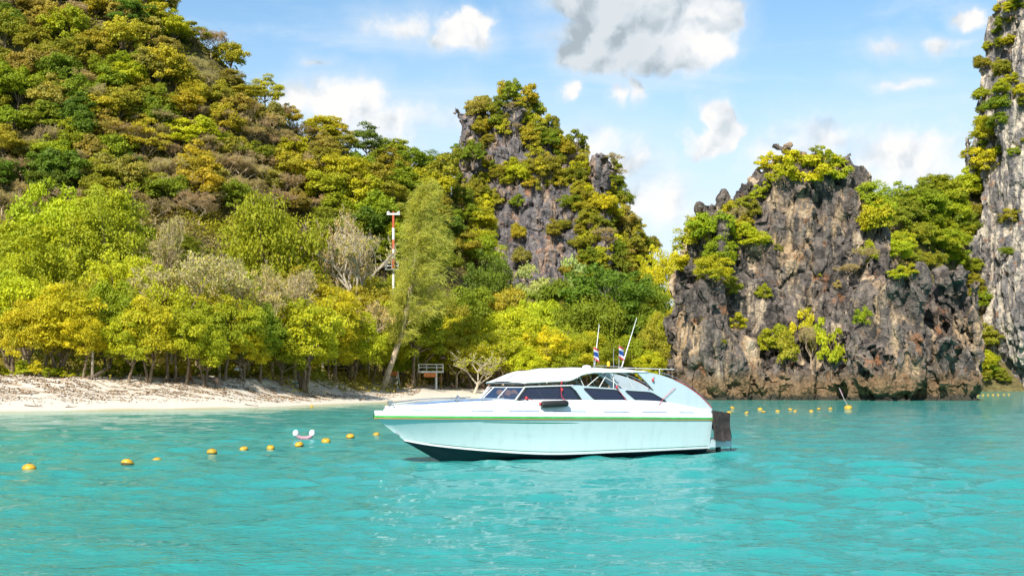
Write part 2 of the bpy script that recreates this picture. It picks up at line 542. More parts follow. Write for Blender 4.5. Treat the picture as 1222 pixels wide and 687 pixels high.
def main_piece(V, F):
    """drop the crumbs that hang free in the air"""
    lab = np.arange(len(V))
    while True:
        new = lab.copy(); m = lab[F].min(1)
        for k in range(4): np.minimum.at(new, F[:, k], m)
        new = np.minimum(new, new[new])
        new = new[new]
        if (new == lab).all(): break
        lab = new
    big = np.bincount(lab).argmax()
    keep = lab == big
    idx = np.cumsum(keep) - 1
    return V[keep], idx[F[keep[F[:, 0]]]]
def massif(P, prof, yc, hd, p=2.6):
    """prof: rows (z, x_left, x_right); hd: (z, half depth) pairs; returns rough signed distance"""
    z = P[:, 2]
    zs = [r[0] for r in prof]
    xl = np.interp(z, zs, [r[1] for r in prof]); xr = np.interp(z, zs, [r[2] for r in prof])
    hdv = np.interp(z, [q[0] for q in hd], [q[1] for q in hd])
    ycv = np.interp(z, [q[0] for q in hd], [q[2] if len(q) > 2 else yc for q in hd])
    a = np.maximum((xr - xl) / 2, 0.3); xc = (xl + xr) / 2
    q = (np.abs((P[:, 0] - xc) / a) ** p + np.abs((P[:, 1] - ycv) / hdv) ** p) ** (1 / p)
    d = (q - 1) * np.minimum(a, hdv)
    return np.maximum(d, z - zs[-1])
def smin(a, b, k):
    h = np.clip(0.5 + 0.5 * (b - a) / k, 0, 1)
    return b * (1 - h) + a * h - k * h * (1 - h)
def build_rock(name, mats, lo, hi, h, sdf, band, noise_fn, disp_fn):
    n = [int(math.ceil((hi[k] - lo[k]) / h)) + 1 for k in range(3)]
    g = np.meshgrid(*[lo[k] + h * np.arange(n[k]) for k in range(3)], indexing='ij')
    P = np.stack([q.ravel() for q in g], 1).astype(np.float32)
    d = np.concatenate([sdf(P[k:k + 65536]) for k in range(0, len(P), 65536)]).astype(np.float32)
    m = np.abs(d) < band
    d[m] += noise_fn(P[m]).astype(np.float32)
    V, F = surface_nets(d.reshape(n), lo, h)
    V, F = main_piece(V, F)
    N = vert_normals(V, F)
    V = V + N * disp_fn(V, N)[:, None]
    return mesh_np(name, V, F, False)

def rock_material(name, dark, mid, warm, pale, streak=0.5, tide=True, warm_amt=0.55):
    m, nt, out = mat_new(name)
    b = nt.new('ShaderNodeBsdfPrincipled')
    b.inputs['Roughness'].default_value = 0.92
    b.inputs['Specular IOR Level'].default_value = 0.2
    pos = nt.new('ShaderNodeNewGeometry').outputs['Position']
    sp = nt.new('ShaderNodeSeparateXYZ'); nt.put(sp.inputs[0], pos)
    vert = nt.vmath('MULTIPLY', pos, (1, 1, 0.22))
    big = nt.noise(pos, 0.085, 5, 0.6, 0.3)
    stk = nt.noise(vert, 0.40, 6, 0.65, 0.4)
    med = nt.noise(pos, 0.55, 7, 0.68, 0.3)
    fine = nt.noise(pos, 3.0, 5, 0.7)
    c = nt.mix(nt.smooth(med, 0.36, 0.62), dark, mid)
    f = nt.math('ADD', nt.math('MULTIPLY', stk, streak), nt.math('MULTIPLY', big, 1 - streak))
    c = nt.mix(nt.smooth(f, 0.50, 0.60, 0.0, warm_amt), c, warm)
    c = nt.mix(nt.smooth(stk, *((0.56, 0.68) if tide or streak < .8 else (0.47, 0.60)), 0.0, 0.8), c, pale)
    c = nt.mix(nt.smooth(nt.noise(vert, 0.75, 5, 0.6), 0.56, 0.66, 0.0, 0.8), c, tuple(q * 0.75 for q in dark))
    c = nt.mix(nt.smooth(nt.noise(pos, 0.33, 4, 0.6), 0.60, 0.68, 0.0, 0.6), c, (0.30, 0.13, 0.05))
    c = nt.mix(nt.smooth(fine, 0.3, 0.75), nt.mix(1.0, c, (0.62, 0.62, 0.64), 'MULTIPLY'), nt.mix(1.0, c, (1.25, 1.22, 1.18), 'MULTIPLY'))
    if tide:
        tz = nt.math('ADD', sp.outputs[2], nt.math('MULTIPLY', nt.math('SUBTRACT', med, 0.5), 2.4))
        oy = nt.mix(nt.smooth(fine, 0.35, 0.65), (0.10, 0.062, 0.03), (0.24, 0.15, 0.075))
        c = nt.mix(nt.smooth(tz, 4.4, 2.0, 0.0, 0.85), c, oy)
        c = nt.mix(nt.smooth(tz, 0.9, 0.35), c, (0.045, 0.04, 0.03))
    nt.l.new(c, b.inputs['Base Color'])
    bn = nt.new('ShaderNodeBump'); bn.inputs['Strength'].default_value = 0.9; bn.inputs['Distance'].default_value = 0.35
    nt.l.new(nt.math('ADD', nt.math('MULTIPLY', fine, 0.6), med), bn.inputs['Height'])
    nt.l.new(bn.outputs[0], b.inputs['Normal'])
    nt.l.new(b.outputs[0], out.inputs[0])
    return m

# ---- the limestone stack on the right, standing in the water
def xs_at(Yd, *px): return [(q - 611.0) / F_PX * Yd for q in px]
def zs_at(Yd, py): return CAM_H + (HOR - py) / F_PX * Yd
def prof_px(Yd, rows):
    r = [(zs_at(Yd, y), *xs_at(Yd, a, b)) for y, a, b in rows]
    return sorted(r)
M1 = prof_px(180, [(520, 810, 1075), (476, 810, 1075), (430, 808, 1075), (380, 812, 1068), (345, 820, 1060), (315, 830, 1056), (285, 836, 1048), (266, 848, 1040), (250, 858, 1036), (234, 874, 1030), (220, 890, 1022), (208, 907, 1012), (199, 926, 1000)])
M1K = prof_px(175, [(330, 828, 872), (280, 830, 866), (262, 831, 858), (254, 838, 850)])
M2a = prof_px(167, [(520, 985, 1092), (478, 985, 1092), (440, 985, 1094), (400, 990, 1092), (385, 1000, 1088), (362, 1015, 1086), (348, 1030, 1080), (338, 1044, 1070)])
M2b = prof_px(170, [(520, 1060, 1154), (478, 1062, 1154), (445, 1072, 1150), (420, 1082, 1142), (388, 1090, 1132), (365, 1096, 1128), (350, 1100, 1124), (342, 1104, 1118)])
M2c = prof_px(163, [(520, 1076, 1156), (478, 1078, 1156), (455, 1084, 1148), (435, 1092, 1140), (425, 1100, 1128)])
M3 = prof_px(168, [(520, 812, 1140), (480, 812, 1138), (462, 815, 1120), (452, 830, 1060), (444, 850, 1040)])
M4 = prof_px(170, [(520, 808, 905), (478, 808, 905), (430, 806, 890), (390, 810, 872), (365, 818, 858), (350, 826, 846)])
def sdf_stack(P):
    d = massif(P, M1, 178, [(-5, 13, 183), (8, 12.5, 182.5), (20, 10.5, 182), (34, 7.5, 182)], 2.3)
    d = np.minimum(d, massif(P, M1K, 176, [(0, 6), (27, 3)], 2.2))
    d = smin(d, massif(P, M2a, 168, [(-5, 10, 166), (8, 8.5, 166), (20, 5, 167)], 2.0), 0.3)
    d = smin(d, massif(P, M2b, 170, [(-5, 9.5, 169), (8, 8, 170), (20, 4.5, 171)], 2.0), 0.2)
    d = smin(d, massif(P, M2c, 164, [(-5, 7.5, 163), (6, 4, 164)], 2.2), 0.5)
    d = smin(d, massif(P, M3, 170, [(-5, 11.5, 170.5), (3.5, 9, 171)], 4.0), 1.0)
    d = smin(d, massif(P, M4, 172, [(-5, 9, 170), (14, 5, 172)], 2.2), 0.8)
    # wave-cut notch at the waterline
    d = d + 1.1 * np.exp(-((P[:, 2] - 0.5) / 0.9) ** 2)
    return d
def noise_stack(P):
    q = P * np.array([1, 1, 0.55], np.float32)
    n = fbm(q * 0.16, 2, 0.5, 31) * 3.4 + fbm(P * np.array([.45, .45, .22], np.float32), 2, 0.5, 37, True) * -1.9
    top = sstep(P[:, 2], 20, 30)
    n -= top * np.clip(perlin(P * np.array([0.42, 0.42, 0.06], np.float32), 51), -.1, .4) * 2.8   # pinnacles
    n += 0.4 * top
    return n
def disp_stack(V, N):
    Vw = V + 0.9 * np.stack([perlin(V * 0.35, 61), perlin(V * 0.35, 62), perlin(V * 0.35, 63)], 1)
    w1, w2, ci = worley(Vw * np.array([0.30, 0.30, 0.075]), 3)
    d = np.minimum((w2 - w1) * 2.6, 1.0) - 0.8 + (ci - 0.5) * 1.1
    w1, w2, ci = worley(Vw * np.array([0.85, 0.85, 0.5]), 9)
    d = d + 0.24 * np.minimum((w2 - w1) * 2.0, 0.8) - 0.14 + (ci - 0.5) * 0.22
    flu = fbm(V * np.array([1.2, 1.2, 0.13]), 3, 0.55, 17, True)
    d = d + flu * 0.7 * sstep(np.abs(N[:, 2]), 0.8, 0.2)
    d = d + fbm(V * 2.2, 2, 0.6, 23) * 0.22
    return d * 0.95
MAT_STACK = rock_material("grey_limestone_weathered", (0.050, 0.044, 0.041), (0.180, 0.150, 0.128), (0.44, 0.305, 0.175), (0.50, 0.41, 0.30), .62, warm_amt=.9)
stack_me = build_rock("limestone_stack", None, (19, 153, -3.2), (67, 200, 39), 0.29, sdf_stack, 3.8, noise_stack, disp_stack)
stack = link("limestone_stack", stack_me, MAT_STACK)
tag(stack, "jagged dark grey limestone stack rising from the water right of the speedboat", "rock")

# ---- the far crag above the forest
K1 = prof_px(345, [(470, 545, 795), (330, 550, 770), (300, 553, 768), (280, 556, 752), (262, 558, 744), (240, 556, 728), (220, 554, 726), (205, 552, 720), (192, 552, 708), (204, 552, 690), (190, 553, 678), (176, 558, 662), (163, 572, 646), (153, 588, 634), (147, 600, 624)])
K2 = prof_px(338, [(330, 700, 735), (255, 704, 731), (220, 706, 724), (208, 709, 721)])
K3 = prof_px(337, [(330, 548, 590), (200, 551, 574), (155, 554, 568), (142, 557, 566)])
def sdf_crag(P):
    d = massif(P, K1, 345, [(0, 30, 350), (30, 24, 347), (50, 18, 346), (76, 9, 347)], 2.6)
    d = np.minimum(d, massif(P, K2, 338, [(0, 12), (62, 4)], 2.2))
    d = np.minimum(d, massif(P, K3, 336, [(0, 12), (76, 4)], 2.2))
    return d
def noise_crag(P):
    q = P * np.array([1, 1, 0.4], np.float32)
    return fbm(q * 0.09, 2, 0.5, 131) * 6.5 + fbm(P * np.array([.3, .3, .12], np.float32), 2, 0.5, 137, True) * -3.0
def disp_crag(V, N):
    w1, w2, ci = worley(V * np.array([0.25, 0.25, 0.16]), 103)
    d = np.minimum((w2 - w1) * 2.2, 1.1) - 0.8 + (ci - 0.5)
    flu = fbm(V * np.array([0.7, 0.7, 0.07]), 3, 0.55, 117, True)
    d = d + flu * 1.3 * sstep(np.abs(N[:, 2]), 0.8, 0.2)
    return d + fbm(V * 1.2, 2, 0.6, 123) * 0.5
MAT_CRAG = rock_material("streaked_limestone", (0.085, 0.08, 0.088), (0.20, 0.18, 0.175), (0.42, 0.27, 0.17), (0.48, 0.40, 0.32), 0.65, False, 0.8)
crag_me = build_rock("limestone_crag", None, (-22, 310, 4), (52, 372, 84), 0.62, sdf_crag, 9, noise_crag, disp_crag)
crag = link("limestone_crag", crag_me, MAT_CRAG)
tag(crag, "tall limestone crag with streaked cliff face and trees behind the forest", "rock")

# ---- the cliff at the right edge
C1 = [(zs_at(330, y), (x + 2 - 611.0) / F_PX * 342, 235.0) for y, x in [(520, 1174), (466, 1177), (452, 1178), (442, 1172), (425, 1166), (400, 1163), (350, 1161), (300, 1168), (260, 1177), (220, 1181), (180, 1182), (140, 1187), (100, 1196), (60, 1204), (0, 1209), (-60, 1218), (-110, 1260), (-130, 1330)]]
C1 = sorted(C1)
def sdf_cliff(P):
    return massif(P, C1, 345, [(-5, 27, 345), (4, 27.5, 345), (12, 31, 345), (60, 30, 347), (120, 20, 350)], 3.6)
def noise_cliff(P):
    q = P * np.array([1, 1, 0.35], np.float32)
    return fbm(q * 0.10, 2, 0.5, 231) * 5.0 + fbm(P * np.array([.28, .28, .09], np.float32), 2, 0.5, 237, True) * -2.2
def disp_cliff(V, N):
    w1, w2, ci = worley(V * np.array([0.28, 0.28, 0.14]), 203)
    d = np.minimum((w2 - w1) * 2.0, 1.0) - 0.7 + (ci - 0.5) * 0.8
    flu = fbm(V * np.array([0.8, 0.8, 0.05]), 3, 0.55, 217, True)
    d = d + flu * 1.5 * sstep(V[:, 2], 62, 40) + fbm(V * 1.2, 2, 0.6, 223) * 0.45
    return d
MAT_CLIFF = rock_material("pale_streaked_cliff", (0.10, 0.095, 0.095), (0.24, 0.215, 0.20), (0.40, 0.32, 0.235), (0.56, 0.49, 0.39), 0.85, False, 0.85)
cliff_me = build_rock("limestone_cliff", None, (118, 306, -4), (172, 356, 134), 0.66, sdf_cliff, 8, noise_cliff, disp_cliff)
cliff = link("limestone_cliff", cliff_me, MAT_CLIFF)
tag(cliff, "sheer pale streaked limestone cliff at the right edge of the bay", "rock")

# ================================================================== water
def make_water():
    rng = np.random.default_rng(4)
    rs = [2.0]
    while rs[-1] < 9000:
        r = rs[-1]
        if r < 11: d = 0.35
        elif r < 75: d = 0.055 * (r / 14) ** 1.45
        else: d = 0.62 * (r / 75) ** 1.7
        rs.append(r + d)
    rs = np.array(rs)
    fine = np.linspace(R(-26), R(26), 620)
    wide = np.linspace(R(26), R(334), 80)[1:-1]
    th = np.concatenate([fine, wide])
    nr, nt_ = len(rs), len(th)
    Rr, T = np.meshgrid(rs, th, indexing='ij')
    X = (Rr * np.sin(T)).ravel(); Y = (Rr * np.cos(T)).ravel(); RR = Rr.ravel()
    dr = np.gradient(rs)[:, None].repeat(nt_, 1).ravel()
    dth = np.where(np.arange(nt_) < 620, R(52) / 620, R(308) / 80)[None, :].repeat(nr, 0).ravel() * RR
    res = np.maximum(dr, dth)
    Z = np.zeros_like(X); DX = np.zeros_like(X); DY = np.zeros_like(X)
    # gusts: patches of livelier and calmer water
    gust = 0.72 + 0.9 * fbm(np.stack([X * 0.05, Y * 0.035, 0 * X], 1), 3, 0.5, 71)
    for i in range(80):
        lam = 0.20 * (4.5 / 0.20) ** (rng.random() ** 1.25)
        ang = R(262) + rng.normal() * R(30)
        k = 2 * math.pi / lam
        kx, ky = math.cos(ang) * k, math.sin(ang) * k
        amp = 0.0060 * lam ** 0.72
        att = np.clip((lam / np.maximum(res, 1e-3) - 2.0) / 3.0, 0, 1)
        wob = 0.35 * np.sin(X * 0.9 / lam ** .5 + i) + 0.3 * np.sin(Y * 0.55 / lam ** .5 + X * 0.3 / lam ** .5 + 2.3 * i)
        ph = kx * X + ky * Y + rng.random() * 6.283 + 3.0 * wob
        s, c = np.sin(ph), np.cos(ph)
        Z += amp * s * att
        DX += 0.85 * amp * c * math.cos(ang) * att; DY += 0.85 * amp * c * math.sin(ang) * att
    shore = Y - shore_y(X)
    calm = 0.18 + 0.82 * sstep(-shore, 2, 30)
    Z *= gust * calm
    V = np.stack([X + DX * gust, Y + DY * gust, Z], 1)
    i = (np.arange(nr - 1)[:, None] * nt_ + np.arange(nt_)[None, :])
    j = (np.arange(nr - 1)[:, None] * nt_ + (np.arange(nt_)[None, :] + 1) % nt_)
    F = np.stack([i, i + nt_, j + nt_, j], -1).reshape(-1, 4)
    H = terrain_h(X, np.clip(Y, 30, 600))
    depth = np.where(np.abs(X) < 320, np.clip(-H, 0, 8), 8.0)
    me = mesh_np("water", V, F, True, {"depth": depth})
    m, nt, out = mat_new("turquoise_sea")
    b = nt.new('ShaderNodeBsdfPrincipled')
    pos = nt.new('ShaderNodeNewGeometry').outputs['Position']
    dp = nt.new('ShaderNodeAttribute', attribute_name="depth").outputs['Fac']
    n1 = nt.noise(nt.vmath('MULTIPLY', pos, (0.35, 1.0, 1)), 0.10, 4, 0.55)
    dpn = nt.math('ADD', dp, nt.math('MULTIPLY', nt.math('SUBTRACT', n1, 0.5), 2.2))
    c = nt.ramp(nt.math('DIVIDE', dpn, 8.0), [(0.0, (0.36, 0.40, 0.22)), (0.06, (0.20, 0.36, 0.21)), (0.16, (0.07, 0.31, 0.24)), (0.35, (0.026, 0.268, 0.238)), (0.75, (0.024, 0.252, 0.234)), (1.0, (0.026, 0.254, 0.238))])
    nt.l.new(c, b.inputs['Base Color'])
    b.inputs['Roughness'].default_value = 0.05
    b.inputs['IOR'].default_value = 1.333
    b.inputs['Specular IOR Level'].default_value = 0.22
    bn = nt.new('ShaderNodeBump'); bn.inputs['Strength'].default_value = 1.0; bn.inputs['Distance'].default_value = 1.0
    r1 = nt.noise(nt.vmath('MULTIPLY', pos, (0.55, 1.0, 1)), 4.6, 4, 0.6, 0.5)
    r2 = nt.noise(nt.vmath('MULTIPLY', pos, (0.5, 1.0, 1)), 0.9, 3, 0.5, 0.6)
    r3 = nt.noise(nt.vmath('MULTIPLY', pos, (0.6, 1.0, 1)), 13.0, 3, 0.6)
    nt.l.new(nt.math('ADD', nt.math('ADD', nt.math('MULTIPLY', r1, 0.060), nt.math('MULTIPLY', r3, 0.022)), nt.math('MULTIPLY', r2, 0.060)), bn.inputs['Height'])
    nt.l.new(bn.outputs[0], b.inputs['Normal'])
    nt.l.new(b.outputs[0], out.inputs[0])
    o = link("water", me, m)
    tag(o, "clear turquoise sea with small choppy waves", None, None, "structure")
make_water()
# ================================================================== vegetation
def leaf_material(name, world_vary=False):
    m, nt, out = mat_new(name)
    oi = nt.new('ShaderNodeObjectInfo')
    rv = nt.new('ShaderNodeAttribute', attribute_name="rnd").outputs['Fac']
    cv = nt.new('ShaderNodeAttribute', attribute_name="clump").outputs['Fac']
    col = oi.outputs['Color']
    if world_vary:
        pos = nt.new('ShaderNodeNewGeometry').outputs['Position']
        n = nt.noise(pos, 0.06, 4, 0.6)
        col = nt.ramp(n, [(0.30, (0.13, 0.17, 0.018)), (0.44, (0.26, 0.25, 0.022)), (0.53, (0.36, 0.28, 0.09)), (0.62, (0.30, 0.28, 0.022)), (0.75, (0.40, 0.36, 0.02))])
    a = nt.mix(1.0, col, (0.66, 0.74, 0.78), 'MULTIPLY')
    b = nt.mix(1.0, col, (1.36, 1.28, 0.9), 'MULTIPLY')
    c = nt.mix(nt.math('MULTIPLY_ADD', cv, 0.55, nt.math('MULTIPLY', rv, 0.45)), a, b)
    p = nt.new('ShaderNodeBsdfPrincipled')
    nt.l.new(c, p.inputs['Base Color'])
    p.inputs['Roughness'].default_value = 0.55
    p.inputs['Specular IOR Level'].default_value = 0.25
    t = nt.new('ShaderNodeBsdfTranslucent')
    nt.l.new(nt.mix(1.0, c, (1.25, 1.15, 0.5), 'MULTIPLY'), t.inputs[0])
    ms = nt.new('ShaderNodeMixShader'); ms.inputs[0].default_value = 0.40
    nt.l.new(p.outputs[0], ms.inputs[1]); nt.l.new(t.outputs[0], ms.inputs[2])
    nt.l.new(ms.outputs[0], out.inputs[0])
    return m
def bark_material(name, col, col2):
    m, nt, out = mat_new(name)
    p = nt.new('ShaderNodeBsdfPrincipled'); p.inputs['Roughness'].default_value = 0.9; p.inputs['Specular IOR Level'].default_value = 0.15
    tc = nt.new('ShaderNodeTexCoord').outputs['Object']
    n = nt.noise(nt.vmath('MULTIPLY', tc, (1, 1, 0.3)), 5.0, 5, 0.65)
    nt.l.new(nt.mix(nt.smooth(n, 0.35, 0.65), col, col2), p.inputs['Base Color'])
    bn = nt.new('ShaderNodeBump'); bn.inputs['Strength'].default_value = 0.7; bn.inputs['Distance'].default_value = 0.04
    nt.l.new(n, bn.inputs['Height']); nt.l.new(bn.outputs[0], p.inputs['Normal'])
    nt.l.new(p.outputs[0], out.inputs[0])
    return m
LEAF = leaf_material("leaves")
SCRUB = leaf_material("scrub_leaves", True)
BARK = bark_material("brown_bark", (0.10, 0.07, 0.045), (0.24, 0.18, 0.12))
BARK_PALE = bark_material("pale_bark", (0.34, 0.28, 0.20), (0.58, 0.50, 0.40))
BARK_TAN = bark_material("tan_twigs", (0.32, 0.24, 0.16), (0.52, 0.41, 0.28))

def rand_dirs(rng, n):
    v = rng.normal(size=(n, 3))
    return v / np.linalg.norm(v, axis=1, keepdims=True)
def leaf_quads(rng, C, Nn, size, aspect=0.55, droop=0.0):
    """one rhombic leaf (or leaf spray) per centre"""
    n = len(C)
    Nn = Nn / (np.linalg.norm(Nn, axis=1, keepdims=True) + 1e-9)
    t = rand_dirs(rng, n)
    t[:, 2] -= droop
    t = t - Nn * (t * Nn).sum(1, keepdims=True)
    t /= (np.linalg.norm(t, axis=1, keepdims=True) + 1e-9)
    s = np.cross(Nn, t)
    L = size * rng.uniform(0.65, 1.35, n)[:, None]
    W = L * aspect
    fold = Nn * L * 0.10
    V = np.stack([C - t * L * .5, C + s * W * .5 - fold, C + t * L * .5, C - s * W * .5 - fold], 1).reshape(-1, 3)
    F = np.arange(4 * n).reshape(n, 4)
    return V, F
def crown_mesh(name, seed, R_, z0, z1, nclump, nleaf, leaf, flat=0.62, top=0.5, crs=(.20, .34), lean=(0, 0)):
    """clumps of leaves spread through a domed crown between heights z0 and z1"""
    rng = np.random.default_rng(seed)
    zc = z0 + (z1 - z0) * (1 - top); up, dn = z1 - zc, zc - z0
    cs, rs = [], []
    tries = 0
    lobes = rng.uniform(0, 6.28, 3)
    while len(cs) < nclump and tries < nclump * 60:
        tries += 1
        d = rand_dirs(rng, 1)[0]
        if d[2] < -0.75: continue
        rr = rng.uniform(0.35, 1.0) ** 0.5
        a = math.atan2(d[1], d[0])
        wob = 1 + 0.16 * math.sin(2 * a + lobes[0]) + 0.12 * math.sin(3 * a + lobes[1]) + 0.12 * math.sin(5 * d[2] + lobes[2])
        cr = R_ * rng.uniform(*crs)
        hz = up if d[2] > 0 else dn
        p = np.array([d[0] * (R_ - cr * .7) * rr * wob + lean[0], d[1] * (R_ - cr * .7) * rr * wob + lean[1], zc + d[2] * max(hz - cr * flat, .2) * rr * wob])
        if any(np.linalg.norm((p - q) * (1, 1, 1.25)) < 0.62 * min(cr, r) * 1.25 for q, r in zip(cs, rs)): continue
        cs.append(p); rs.append(cr)
    Vs, Fs, ra, ca = [], [], [], []
    base = 0
    for p, cr in zip(cs, rs):
        n = max(8, int(nleaf * (cr / (R_ * (crs[0] + crs[1]) / 2)) ** 2))
        d = rand_dirs(rng, n)
        d[:, 2] = np.where(d[:, 2] < -0.35, -d[:, 2], d[:, 2])
        r = cr * rng.uniform(0.55, 1.08, n) * (1 + 0.25 * np.sin(d[:, 0] * 5 + seed) * np.sin(d[:, 1] * 5 + p[0]))
        C = p + d * r[:, None] * np.array([1, 1, flat + 0.1])
        Nn = d * 0.9 + np.array([0, 0, 0.22]) + rand_dirs(rng, n) * 0.85
        V, F = leaf_quads(rng, C, Nn, leaf * rng.uniform(.68, 1.35))
        Vs.append(V); Fs.append(F + base); base += len(V)
        ra.append(np.repeat(rng.random(n), 4)); ca.append(np.full(4 * n, np.clip(rng.normal(0.5, 0.28), 0, 1)))
    me = mesh_np(name, np.concatenate(Vs), np.concatenate(Fs), False, {"rnd": np.concatenate(ra), "clump": np.concatenate(ca)})
    me.materials.append(LEAF)
    return me, cs
def trunk_mesh(name, seed, cs, z0, r0, stems=1, spread=0.0, mat=None, nl=10):
    rng = random.Random(seed); mb = MB()
    picks = rng.sample(range(len(cs)), min(nl, len(cs)))
    for s in range(stems):
        a = 6.28 * s / max(stems, 1) + rng.random()
        bx, by = math.cos(a) * spread, math.sin(a) * spread
        tx, ty = bx * 2.4 + rng.uniform(-.3, .3), by * 2.4 + rng.uniform(-.3, .3)
        fork = Vector((tx, ty, z0 * 1.05))
        pts = [Vector((bx * .6, by * .6, -0.6)), Vector((bx * .7, by * .7, 0.15)), Vector((bx, by, z0 * .35)), Vector(((bx + tx) / 2 + rng.uniform(-.12, .12), (by + ty) / 2 + rng.uniform(-.12, .12), z0 * .7)), fork]
        mb.tube(pts, [r0 * 1.7, r0 * 1.25, r0, r0 * .85, r0 * .72], 7)
        for i in picks[s::stems]:
            c = Vector(cs[i])
            mid = fork.lerp(c, 0.5) + Vector((rng.uniform(-.3, .3), rng.uniform(-.3, .3), rng.uniform(-.1, .5)))
            mb.tube([fork - Vector((0, 0, .2)), mid, c], [r0 * .55, r0 * .34, r0 * .10], 5)
    me = mb.mesh(name, True)
    me.materials.append(mat or BARK)
    return me
def bare_tree_mesh(name, seed, H, R_, mat, depth=6, r0=0.2, trunk_frac=0.35, thin=1.0, up=0.35, lean=(0., 0.)):
    """forking branches down to fine twigs; returns (limbs mesh, twigs mesh)"""
    rng = random.Random(seed); mb, tw = MB(), MB()
    def grow(p, d, L, r, lv):
        bend = Vector((rng.uniform(-1, 1), rng.uniform(-1, 1), rng.uniform(-.3, .8))) * 0.22
        m = p + (d + bend * .5).normalized() * L * .5
        e = m + (d + bend).normalized() * L * .5
        (mb if lv <= 2 else tw).tube([p, m, e], [r, r * .82, r * .64], 6 if lv < 2 else (4 if lv < 4 else 3), caps=False)
        if lv >= depth: return
        nb = 3 if lv < 3 else rng.choice((2, 3, 3))
        for k in range(nb):
            a = rng.uniform(0, 6.28)
            nd = (d * rng.uniform(.55, 1.0) + Vector((math.cos(a), math.sin(a), 0)) * rng.uniform(.55, 1.05) + Vector((0, 0, up * rng.uniform(0, 1)))).normalized()
            s = p.lerp(e, rng.uniform(.55, 1.0)) if k else e
            grow(s, nd, L * rng.uniform(.58, .80), max(r * .60, 0.012 * thin), lv + 1)
    d0 = Vector((lean[0], lean[1], 1)).normalized()
    mb.tube([(0, 0, -.6), (0, 0, 0.1), d0 * H * trunk_frac], [r0 * 1.5, r0 * 1.15, r0 * .85], 7)
    base = d0 * H * trunk_frac
    L0 = H * (1 - trunk_frac) * 0.36
    for k in range(4):
        a = 1.57 * k + rng.uniform(-.4, .4)
        grow(base, (d0 * .8 + Vector((math.cos(a), math.sin(a), 0)) * rng.uniform(.5, 1.0) * (R_ / H) * 2.2).normalized(), L0, r0 * .62, 1)
    a = mb.mesh(name + "_limbs", True, False); a.materials.append(mat)
    b = tw.mesh(name + "_twigs", False, False); b.materials.append(mat)
    return a, b
def sparse_leaves(name, seed, twigs, n, leaf):
    rng = np.random.default_rng(seed)
    co = np.array([v.co[:] for v in twigs.vertices]); C = co[rng.integers(0, len(co), n)] + rng.normal(size=(n, 3)) * .12
    V, F = leaf_quads(rng, C, rand_dirs(rng, n) + (0, 0, .6), leaf)
    me = mesh_np(name, V, F, False, {"rnd": np.repeat(rng.random(n), 4), "clump": np.repeat(rng.random(n), 4)})
    me.materials.append(LEAF)
    return me

# ---- variants, each normalised by its own height H and crown radius R
VAR = {}
def variant(key, H, Rr, parts): VAR[key] = (H, Rr, parts)
def leafy_variant(key, seed, H, Rr, z0, nclump, nleaf, leaf, r0, stems=1, spread=0., flat=.62, top=.5, mat=None, cs=(.20, .34)):
    cm, cc = crown_mesh("crown_" + key, seed, Rr, z0, H, nclump, nleaf, leaf, flat, top, cs)
    tm = trunk_mesh("trunk_" + key, seed + 1, cc, max(z0, .6) + (H - z0) * .12, r0, stems, spread, mat)
    variant(key, H, Rr, [("crown", cm, True), ("trunk", tm, False)])
for i in range(5):      # beach trees: many small leaves, low crowns
    leafy_variant("shore%d" % i, 40 + i, 10, 5.2, 1.0 + .22 * i, 105, 150, 0.30, .22, 1 + i % 3, .35, .62, .52, cs=(.13, .27))
for i in range(3):      # tall crowns behind the beach
    leafy_variant("tall%d" % i, 60 + i, 17, 6.5, 4.0, 120, 135, 0.40, .34, 1, 0, .62, .5, cs=(.14, .27))
leafy_variant("dome", 71, 13, 7.5, 4.0, 95, 170, .40, .34, 2, .4, .55, .7)
for i in range(6):      # hillside trees
    leafy_variant("hill%d" % i, 80 + i, 8, 4.0, 1.0 + .3 * (i % 3), 40, 165, .38, .20, 1, 0, .66, .5 + .05 * (i % 3))
for i in range(2):      # layered crowns
    leafy_variant("layer%d" % i, 90 + i, 9, 4.6, 2.5, 30, 130, .42, .18, 1, 0, .34, .45)
for i in range(4):      # shrubs
    leafy_variant("shrub%d" % i, 100 + i, 3.2, 2.0, .1, 20, 120, .27, .07, 3, .2, .65, .65)
for i in range(3):      # dry, nearly leafless trees
    a_, b_ = bare_tree_mesh("dry%d" % i, 120 + i, 9, 4.8, BARK_TAN, 7, .17, .25, 1.25)
    variant("dry%d" % i, 9, 4.6, [("trunk", a_, False), ("branches", b_, False), ("crown", sparse_leaves("crown_dry%d" % i, 130 + i, b_, 4200, .22), True)])
for i in range(3):      # airy, fine-leaved trees
    a_, b_ = bare_tree_mesh("airy%d" % i, 160 + i, 9, 4.6, BARK_TAN, 6, .16, .20, 1.0, .25)
    variant("airy%d" % i, 9, 4.6, [("trunk", a_, False), ("branches", b_, False), ("crown", sparse_leaves("crown_airy%d" % i, 170 + i, b_, 9500, .25), True)])
a_, b_ = bare_tree_mesh("palebare", 143, 15, 9, BARK_PALE, 7, .34, .40, 1.5, .15)
variant("palebare", 15, 7, [("trunk", a_, False), ("branches", b_, False), ("crown", sparse_leaves("crown_palebare", 151, b_, 1500, .30), True)])
a_, b_ = bare_tree_mesh("palelean", 147, 7.5, 4.5, BARK_PALE, 5, .20, .16, 1.8, .1, (.45, 0))
variant("palelean", 7.5, 4.5, [("trunk", a_, False), ("branches", b_, False), ("crown", sparse_leaves("crown_palelean", 152, b_, 900, .26), True)])

